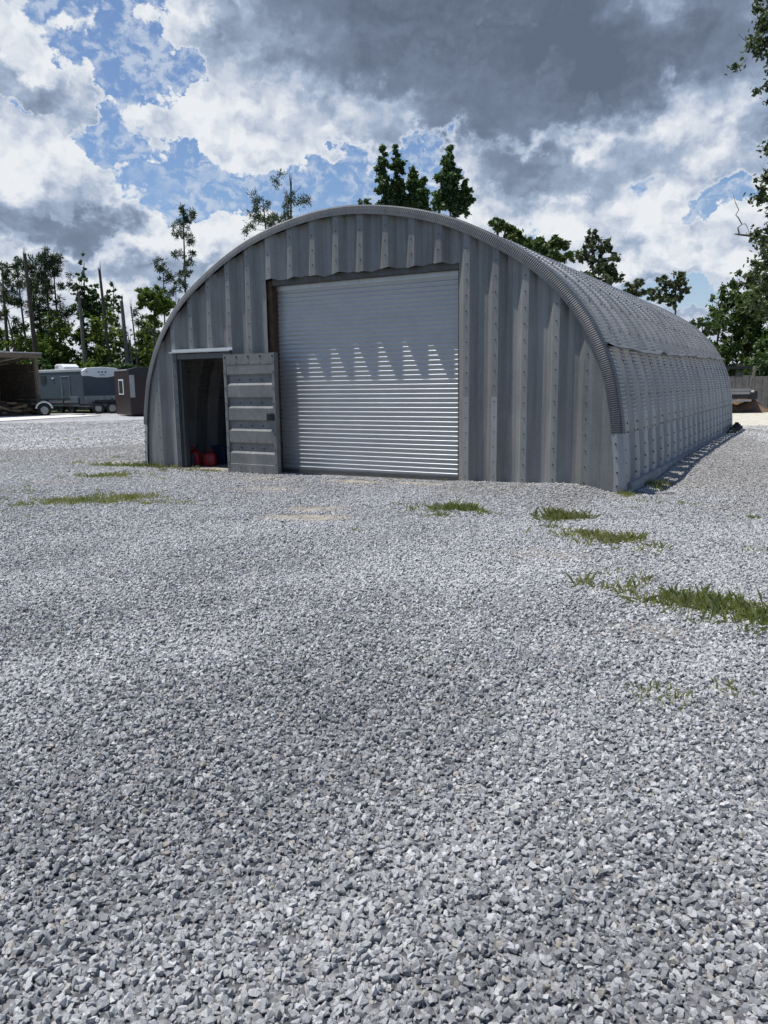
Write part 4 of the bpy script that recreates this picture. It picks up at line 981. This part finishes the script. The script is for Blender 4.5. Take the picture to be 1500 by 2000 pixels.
pine(271, 616, 271, 66, 'small thin pine right of the bare twig tree', .07, .8, .4, 26, lowpy=680)
broad(300, 52, [(300, 572, 24, 14), (282, 578, 14, 16), (312, 596, 22, 20), (304, 625, 12, 16), (274, 600, 4, 10)], 'round drooping dark green crown next to the hut roof edge', 'bush', .12, 110, 46, .12, GL, crad=.34)
pine(318, 514, 322, 55, 'small round topped pine behind the drooping round crown', .09, .95, .5, 34, lowpy=640, tuft=.36)
pine(358, 406, 366, 54, 'tallest lone pine rising clear of the hut roof', .13, 1.0, .5, 66, lowpy=600, tuft=.36)
pine(344, 548, 346, 56, 'sparse little pine low against the arch beside the tallest pine', .06, .8, .4, 22, lowpy=640, tuft=.3)
# bent, broken pine top hanging over
b1 = at(86, 590, 59); b2 = at(150, 668, 58); e = tree_root('fallen_pine_top', (b2[0], b2[1], b2[2]-2), 'bent over green branch leaning against the crooked broken trunk', 'branch', GL)
P = trunk_line(b1-np.array([b2[0], b2[1], b2[2]-2]), np.array([0, 0, 2.0]), .05); mb = MB(); mb.tube(P, np.linspace(.03, .09, 7), 6); cl = []
for i in range(34): q = along(P, random.random()**.7); cl.append((*(q+rng.normal(0, .3, 3)+[0, 0, -.15]), random.uniform(.2, .42)))
V, F = leafcloud(cl, .11, 40, .7); finish(e, mb, M['bark'], V, F, M['bush'])
# shrubs behind the trailers
SH_ = [(-40, 720, 50, 80, 61, 'dark_leaf'), (18, 700, 40, 60, 63, 'bush'), (60, 690, 34, 52, 60, 'lime_bush'), (88, 665, 30, 38, 64, 'bush'), (110, 705, 34, 50, 59, 'bush'), (140, 700, 24, 50, 61, 'lime_bush'), (182, 680, 26, 55, 59, 'bush'), (212, 670, 34, 68, 58, 'lime_bush'), (236, 700, 22, 46, 60, 'dark_leaf'),
       (276, 690, 30, 44, 59, 'bush'), (300, 660, 26, 50, 65, 'lime_bush'), (330, 700, 40, 70, 62, 'bush'), (75, 725, 26, 26, 57, 'dark_leaf'), (160, 728, 40, 24, 57, 'bush'), (230, 730, 40, 24, 56, 'dark_leaf')]
SHL = ['tall dark shrub behind the open shed, at the picture edge', 'broad green shrub above the shed roof edge', 'light green shrub above the near shed post', 'leafy shrub under the bushy topped pine', 'green shrub over the rear end of the blue trailer', 'yellow green shrub left of the crooked broken trunk', 'green shrub right of the crooked broken trunk', 'largest bright yellow green shrub over the white nose cap', 'dark shrub against the pale grey trunk',
       'green shrub over the maroon trailer', 'pale shrub rising behind the maroon trailer by the hut', 'tall shrub half hidden by the left edge of the hut', 'low dark brush under the shed roof corner', 'low brush just above the blue trailer roof', 'low dark brush behind the white nose cap']
for (px, py, rx, ry, d, mt), lb_ in zip(SH_, SHL):
    broad(px, d, [(px, py, rx, ry), (px-rx*.5, py+ry*.3, rx*.7, ry*.7), (px+rx*.5, py+ry*.35, rx*.7, ry*.65), (px, py+ry*.7, rx*1.1, ry*.6)], lb_, mt, .12, 70, 60, .07, GS, 'shrub', 'shrub', crad=.3, limbs=.15)
# behind the hut
pine(514, 394, 522, 40, 'broad topped pine left of the pine with the dead tip', .12, 1.0, .55, 66, GB, .34, lowpy=470)
pine(560, 372, 566, 38, 'pine with a bare dead tip standing above the hut arch', .12, .95, .55, 62, GB, .34, lowpy=470)
snag(568, 360, 569, 38.5, 'bare dead spike with two twigs inside the pine above the arch', .07, lowpy=470, twigs=4, group=GB)
broad(750, 36, [(749, 296, 5, 14), (748, 330, 13, 22), (748, 370, 16, 26), (752, 410, 20, 26)], 'leftmost narrow pointed tree above the hut ridge', 'dark_leaf', .088, 114, 59, .1, crad=.36)
broad(775, 36.5, [(774, 296, 5, 14), (776, 330, 12, 22), (776, 370, 17, 26), (778, 410, 20, 26)], 'second narrow pointed tree above the hut ridge, equal in height to its left neighbour', 'dark_leaf', .088, 114, 59, .1, crad=.36)
broad(808, 37, [(809, 334, 6, 14), (807, 362, 12, 20), (806, 398, 16, 24)], 'shorter pointed tree in the middle of the ridge cluster', 'dark_leaf', .088, 105, 44, .09, crad=.36)
broad(828, 37.5, [(827, 354, 5, 12), (827, 380, 10, 18), (828, 408, 14, 22)], 'shortest pointed tree in the ridge cluster', 'dark_leaf', .088, 105, 36, .08, crad=.36)
broad(880, 35, [(879, 294, 6, 14), (876, 322, 13, 18), (870, 352, 20, 18), (888, 345, 14, 16), (868, 388, 20, 24), (893, 385, 14, 20), (912, 368, 9, 14), (916, 392, 9, 12), (895, 408, 20, 14)], 'tallest spreading pointed tree at the right of the ridge cluster', 'dark_leaf', .088, 111, 109, .12, crad=.36)
broad(712, 38, [(712, 398, 10, 8), (722, 410, 14, 8)], 'small tree tip just showing over the ridge', 'oak', .09, 50, 14, .07, crad=.4)
broad(1010, 30, [(968, 434, 12, 7), (985, 446, 16, 9), (1006, 458, 20, 12), (1030, 480, 24, 14)], 'dark lobed oak branch rising over the arch shoulder', 'oak', .088, 105, 40, .1, crad=.42)
broad(1078, 29, [(1064, 480, 22, 12), (1085, 476, 16, 12), (1102, 480, 14, 8), (1050, 490, 16, 12), (1085, 500, 30, 12)], 'dark lobed oak crown between the branch and the airy tree', 'oak', .088, 105, 40, .1, crad=.4)
broad(1165, 33, [(1156, 462, 15, 18), (1180, 482, 18, 16), (1150, 495, 24, 20), (1185, 515, 28, 22), (1205, 500, 10, 12), (1130, 500, 16, 12), (1170, 540, 36, 18), (1200, 545, 18, 12)], 'tall airy grey green tree above the roof slope', 'grey_leaf', .085, 34, 90, .13, crad=.26)
broad(1240, 34, [(1240, 556, 16, 12), (1228, 566, 12, 10), (1252, 570, 14, 10)], 'little grey green tree low between two airy trees', 'grey_leaf', .085, 36, 22, .08, crad=.32)
broad(1305, 35, [(1322, 545, 18, 16), (1300, 556, 22, 16), (1330, 565, 14, 12), (1285, 574, 22, 14), (1310, 588, 26, 14)], 'leaning airy grey green tree over the far roof end', 'grey_leaf', .085, 38, 56, .1, crad=.28)
broad(1372, 40, [(1372, 628, 16, 10), (1355, 634, 14, 8), (1392, 640, 20, 16)], 'low scrubby tree at the far end of the roof', 'oak', .09, 40, 24, .08, crad=.32)
# right-hand trees
broad(1450, 50, [(1462, 545, 36, 26), (1425, 570, 26, 30), (1410, 610, 24, 40), (1450, 620, 52, 50), (1440, 690, 62, 50), (1500, 600, 70, 60), (1520, 690, 70, 60), (1400, 665, 20, 36), (1425, 730, 50, 30)], 'big dense round leafy tree behind the fence', 'oak', .13, 80, 210, .28, GR, crad=.24, limbs=.2)
broad(1580, 47, [(1560, 690, 70, 60), (1600, 600, 80, 90), (1530, 730, 60, 30)], 'dense tree behind the fence at the picture edge', 'dark_leaf', .13, 80, 90, .25, GR, crad=.24, limbs=.2)
# tall tree whose branches hang into the picture
d = 24; c0 = at(1640, 760, d); b = np.array([c0[0], c0[1], .05]); root = tree_root('overhanging_tree', b, 'tall tree whose leafy branches hang in from the picture edge', 'tree', None)
mb = MB(); T = at(1640, -260, d)-b; P = trunk_line((0, 0, 0), T, .02, 9); mb.tube(P, np.linspace(.3, .1, 9), 9); cl = []
def limb(px, py, f, r, n, rr, spread):
    e = at(px, py, d)-b; p0 = along(P, f); m_ = (p0+e)/2+np.array([0, 0, .3]); mb.tube([p0, m_, e], [r, r*.6, r*.25], 6)
    for i in range(n):
        u = random.uniform(.35, 1.02); q = p0*(1-u)**2+2*m_*u*(1-u)+e*u*u; q = q+rng.normal(0, spread, 3); cl.append((*q, rr*random.uniform(.55, 1.25)))
limb(1474, 112, .78, .07, 24, .26, .22); limb(1492, 165, .72, .05, 16, .22, .2); limb(1462, 96, .8, .03, 8, .2, .14); limb(1492, 20, .85, .07, 22, .25, .22); limb(1482, 60, .84, .04, 6, .2, .12); limb(1520, 60, .86, .05, 20, .3, .3)
limb(1500, 320, .56, .06, 18, .25, .2); limb(1492, 355, .54, .04, 10, .2, .12); limb(1502, 395, .5, .05, 18, .25, .2); limb(1492, 440, .46, .05, 26, .26, .22); limb(1498, 490, .42, .06, 30, .3, .25); limb(1494, 520, .38, .05, 28, .3, .28); limb(1512, 560, .33, .05, 30, .4, .35); limb(1525, 620, .3, .05, 30, .4, .4)
V, F = leafcloud(cl, .075, 62, .8); mb.build('trunk', M['bark'], root, smooth=True); npmesh('crown', V, F, M['grey_leaf'], root)
mb = MB(); Q = [at(px, py, d)-b for px, py in ((1520, 470), (1498, 466), (1470, 461), (1443, 458), (1434, 457))]; mb.tube([tuple(q) for q in Q], [.05, .042, .034, .026, .012], 6)
Q = [at(px, py, d)-b for px, py in ((1444, 458), (1441, 445), (1449, 438), (1442, 425), (1437, 420), (1443, 410), (1436, 395), (1432, 380))]; mb.tube([tuple(q) for q in Q], [.02, .018, .016, .015, .012, .011, .008, .004], 5)
Q = [at(px, py, d)-b for px, py in ((1449, 438), (1456, 437), (1461, 447), (1463, 459))]; mb.tube([tuple(q) for q in Q], [.011, .009, .008, .005], 5)
Q = [at(px, py, d)-b for px, py in ((1470, 100), (1462, 85), (1452, 76), (1442, 66))]; mb.tube([tuple(q) for q in Q], [.011, .009, .008, .004], 5)
mb.build('dead_branch', M['bark'], root)

# far woods: a mass of foliage closing the horizon all round
cl = []
for i in range(1500):
    a = random.uniform(-1.9, 1.9)+YAW; r = random.uniform(75, 130); h = random.uniform(0, 1)**1.4
    cl.append((CAM[0]+r*math.sin(a), CAM[1]+r*math.cos(a), .6+h*(4.5+2.5*math.sin(a*9)+1.5*math.sin(a*23)), random.uniform(1.0, 2.3)))
V, F = leafcloud(cl, .32, 80, .8); tag(npmesh('woods', V, F, M['bush']), 'far low line of green woods along the horizon', 'woods', kind='stuff')

# ------------------------------------------------------------------ light and sky
sd = Vector((.33, .148, -1)).normalized()
sun = bpy.data.lights.new('sun', 'SUN'); sun.energy = 4.8; sun.angle = math.radians(.53); sun.color = (1, .965, .91)
so = bpy.data.objects.new('sun', sun); COL.objects.link(so); so.rotation_euler = sd.to_track_quat('-Z', 'Y').to_euler()
W_ = bpy.data.worlds.new('World'); S.world = W_; W_.use_nodes = True; t = NT(W_.node_tree)
sk = t.n('ShaderNodeTexSky', sky_type='NISHITA'); sk.sun_disc = False; sk.sun_elevation = math.asin(-sd.z); sk.sun_rotation = math.atan2(-sd.x, -sd.y)
sk.air_density = 1.0; sk.dust_density = .6; sk.ozone_density = 1.6
D = t.n('ShaderNodeTexCoord').outputs['Generated']; dx, dy, dz = t.sep(D)
az = t.math('MULTIPLY', t.math('ARCTAN2', t.math('ADD', t.math('MULTIPLY', dx, math.cos(YAW)), t.math('MULTIPLY', dy, -math.sin(YAW))), t.math('ADD', t.math('MULTIPLY', dx, math.sin(YAW)), t.math('MULTIPLY', dy, math.cos(YAW)))), 180/PI)
el = t.math('MULTIPLY', t.math('ARCSINE', dz), 180/PI)
sky0 = t.comb(az, el, 0.0)
def fbm(vec, sx, sy, sc, det, rough, off=0, col=False):
    nd = t.n('ShaderNodeTexNoise', noise_dimensions='2D'); t.put(nd.inputs['Vector'], t.mapping(vec, (sx, sy, 1), (off, off*.37, off*1.3)))
    nd.inputs['Scale'].default_value = sc; nd.inputs['Detail'].default_value = det; nd.inputs['Roughness'].default_value = rough
    return nd.outputs['Color' if col else 'Fac']
def warped(amp, sc, off):
    w = t.vmath('SUBTRACT', fbm(sky0, 1, 1.2, sc, 6, .62, off, True), (.5, .5, .5)); return t.vmath('ADD', sky0, t.vmath('MULTIPLY', w, (amp*1.2, amp, 0)))
skyv = warped(6.5, .22, 2.0); skyw = warped(1.6, .6, 8.0)
def blob(px, py, rx, ry, vec):
    a, e_ = azel(px, py); v = t.vmath('MULTIPLY', t.vmath('SUBTRACT', vec, (a, e_, 0)), (26.2/rx, 26.2/ry, 0)); return t.math('SUBTRACT', 1.0, t.vmath('LENGTH', v))
def vmax(L):
    r = L[0]
    for x in L[1:]: r = t.math('MAXIMUM', r, x)
    return r
def cum(vec):           # cauliflower relief: rounded puffs on three scales
    r = t.math('MULTIPLY', fbm(vec, 1, 1.2, .33, 8, .52, 3.1), .55)
    for sc, w in ((.24, .30), (.55, .20), (1.3, .10)):
        nd = t.n('ShaderNodeTexVoronoi', feature='F1', voronoi_dimensions='2D'); t.put(nd.inputs['Vector'], t.mapping(vec, (1, 1.15, 1), (sc*7, 3, 0))); nd.inputs['Scale'].default_value = sc
        r = t.math('ADD', r, t.math('MULTIPLY', t.math('SUBTRACT', .85, nd.outputs['Distance']), w))
    return r
n2 = fbm(sky0, 1, 1.3, .85, 7, .62, 9.7)
# cloud masses, by direction
CL = [(50, 140, 120, 85), (120, 205, 85, 50), (-40, 220, 160, 80), (90, 330, 170, 100), (-60, 370, 170, 130), (70, 425, 190, 60), (215, 335, 80, 50),
      (400, 60, 130, 80), (760, 50, 480, 170), (1120, 110, 460, 190), (1000, 190, 320, 100), (1400, 80, 200, 180), (620, 240, 170, 70), (340, 232, 120, 48), (480, 260, 190, 60), (780, 240, 120, 60),
      (1010, 320, 150, 90), (1250, 260, 260, 130), (1080, 370, 170, 80), (1290, 400, 100, 55), (1180, 430, 110, 60), (970, 425, 80, 50), (1400, 460, 180, 70), (1260, 490, 220, 70), (1450, 330, 120, 70), (1495, 210, 60, 70),
      (430, 490, 210, 58), (290, 470, 80, 50), (140, 555, 320, 80), (500, 610, 500, 60), (1100, 540, 400, 60), (-150, 620, 500, 80), (1350, 640, 300, 50)]
mass = vmax([blob(*q, skyv) for q in CL])
n1 = cum(skyw)
dens = t.math('ADD', t.math('ADD', mass, .10), t.math('MULTIPLY', t.math('SUBTRACT', n1, .5), 1.75)); dens = t.math('ADD', dens, t.math('MULTIPLY', t.math('SUBTRACT', n2, .5), .18))
holes = vmax([blob(*q, skyv) for q in ((330, 345, 120, 60), (500, 375, 220, 55), (255, 130, 85, 150), (215, 270, 50, 60), (370, 150, 50, 40), (640, 305, 80, 40), (820, 300, 70, 45), (1400, 392, 90, 30), (1340, 590, 90, 40), (20, 215, 60, 14), (650, 385, 120, 40))])
dens = t.math('SUBTRACT', dens, t.math('MULTIPLY', t.mapr(holes, -.1, .7, 0, 1, 'LINEAR'), .95))
# beyond the view the same broken cloud goes on
dens = t.math('ADD', dens, t.math('MULTIPLY', t.mapr(t.math('MAXIMUM', t.math('ABSOLUTE', az), el), 34, 52), t.math('ADD', .55, t.math('MULTIPLY', t.math('SUBTRACT', fbm(skyv, 1, 1.4, .07, 6, .6, 5), .5), 3.5))))
alpha = t.mapr(dens, -.02, .22)
# thin mackerel veil
mk2 = fbm(skyw, 1, 1.5, 1.05, 4, .52, 21); mk3 = fbm(skyv, 1, 1.4, .25, 4, .6, 33)
veilm = vmax([blob(*q, skyv) for q in ((220, 110, 300, 210), (620, 310, 330, 110), (880, 330, 160, 90), (1380, 400, 200, 120), (450, 250, 280, 120), (720, 350, 240, 60), (420, 420, 260, 50))])
veil = t.math('MULTIPLY', t.mapr(t.math('ADD', mk2, t.math('MULTIPLY', t.math('SUBTRACT', mk3, .5), .8)), .36, .72), t.mapr(veilm, -.1, .5)); veil = t.math('MULTIPLY', veil, .8)
haze_ = t.mapr(el, 13, -1, 0, .5, 'LINEAR')
# light and shade in the clouds: thick bases are grey, tops catch the sun
lit = t.math('SUBTRACT', n1, cum(t.vmath('ADD', skyw, (-.35, .95, 0))))
lit2 = t.math('SUBTRACT', n2, fbm(t.vmath('ADD', sky0, (-.15, .4, 0)), 1, 1.3, .85, 7, .62, 9.7))
DK = [(900, 40, 460, 130, .95), (1150, 120, 380, 120, .92), (660, 30, 220, 110, .66), (1000, 215, 240, 62, .82), (1440, 50, 220, 140, .62), (1495, 215, 80, 60, .75), (1050, 345, 130, 65, .55), (1110, 385, 60, 28, .5),
      (60, 195, 110, 45, .42), (80, 440, 190, 44, .60), (-40, 430, 170, 55, .60), (1330, 585, 170, 46, .5), (230, 530, 260, 26, .3), (1300, 310, 220, 60, .25), (760, 235, 200, 50, .3), (1210, 470, 70, 30, .3), (130, 385, 70, 36, .32), (1330, 440, 60, 20, .2), (560, 555, 200, 30, .25)]
dark = None
for px, py, rx, ry, w in DK:
    b_ = t.math('MULTIPLY', t.mapr(blob(px, py, rx, ry, skyv), -.3, .6), w); dark = b_ if dark is None else t.math('MAXIMUM', dark, b_)
dark = t.math('ADD', dark, t.math('MULTIPLY', t.math('SUBTRACT', fbm(skyv, 1, 1.6, .16, 4, .52, 14), .5), .8))
BR = [(330, 75, 60, 70), (1295, 395, 100, 45), (1180, 415, 100, 40), (100, 290, 170, 75), (70, 85, 100, 36), (182, 195, 40, 30), (340, 228, 130, 40), (1105, 275, 70, 28), (1390, 225, 130, 90), (450, 465, 120, 40), (980, 415, 60, 40), (1400, 450, 130, 40), (540, 240, 130, 50)]
brt = vmax([t.mapr(blob(*q, skyv), -.25, .6) for q in BR]); dark = t.math('MULTIPLY', t.math('ADD', dark, .03), t.math('SUBTRACT', 1.0, t.math('MULTIPLY', brt, .52)))
far_ = t.mapr(t.math('MAXIMUM', t.math('ABSOLUTE', az), el), 34, 52); dark = t.math('ADD', dark, t.math('MULTIPLY', far_, .3))
dark = t.math('SUBTRACT', dark, t.math('MULTIPLY', lit, t.math('ADD', .08, t.math('MULTIPLY', t.math('SUBTRACT', 1.0, dark, clamp=True), 1.15)))); dark = t.math('SUBTRACT', dark, t.math('MULTIPLY', lit2, .16))
edge = t.mapr(dens, .0, .55); dark = t.math('MULTIPLY', t.math('ADD', dark, .14), t.math('ADD', t.math('MULTIPLY', edge, .7), .3))
ccol = t.ramp(t.math('MULTIPLY', dark, .84), [(.0, (.73,.755,.785)), (.10, (.64,.68,.735)), (.22, (.52,.57,.66)), (.40, (.325,.40,.525)), (.66, (.185,.235,.33)), (1.0, (.105,.134,.19))])
bgS = t.n('ShaderNodeBackground'); t.put(bgS.inputs[0], t.mix(1, sk.outputs[0], (.92, 1.0, 1.12, 1), 'MULTIPLY')); bgS.inputs[1].default_value = .095
bgV = t.n('ShaderNodeBackground'); t.put(bgV.inputs[0], (.49,.56,.67,1)); bgV.inputs[1].default_value = 1
bgC = t.n('ShaderNodeBackground'); t.put(bgC.inputs[0], ccol); bgC.inputs[1].default_value = 1
m1 = t.n('ShaderNodeMixShader'); t.put(m1.inputs[0], t.math('MAXIMUM', veil, haze_)); t.link(bgS.outputs[0], m1.inputs[1]); t.link(bgV.outputs[0], m1.inputs[2])
m2 = t.n('ShaderNodeMixShader'); t.put(m2.inputs[0], alpha); t.link(m1.outputs[0], m2.inputs[1]); t.link(bgC.outputs[0], m2.inputs[2])
wo = t.n('ShaderNodeOutputWorld'); t.link(m2.outputs[0], wo.inputs[0])
W_.cycles.sampling_method = 'MANUAL'; W_.cycles.sample_map_resolution = 512

S.view_settings.view_transform = 'Standard'; S.view_settings.look = 'None'; S.view_settings.exposure = .18; S.view_settings.gamma = 1
S.render.engine = 'CYCLES'; S.cycles.max_bounces = 6; S.cycles.diffuse_bounces = 3; S.cycles.glossy_bounces = 3; S.cycles.transmission_bounces = 2; S.cycles.transparent_max_bounces = 4
S.cycles.use_denoising = True
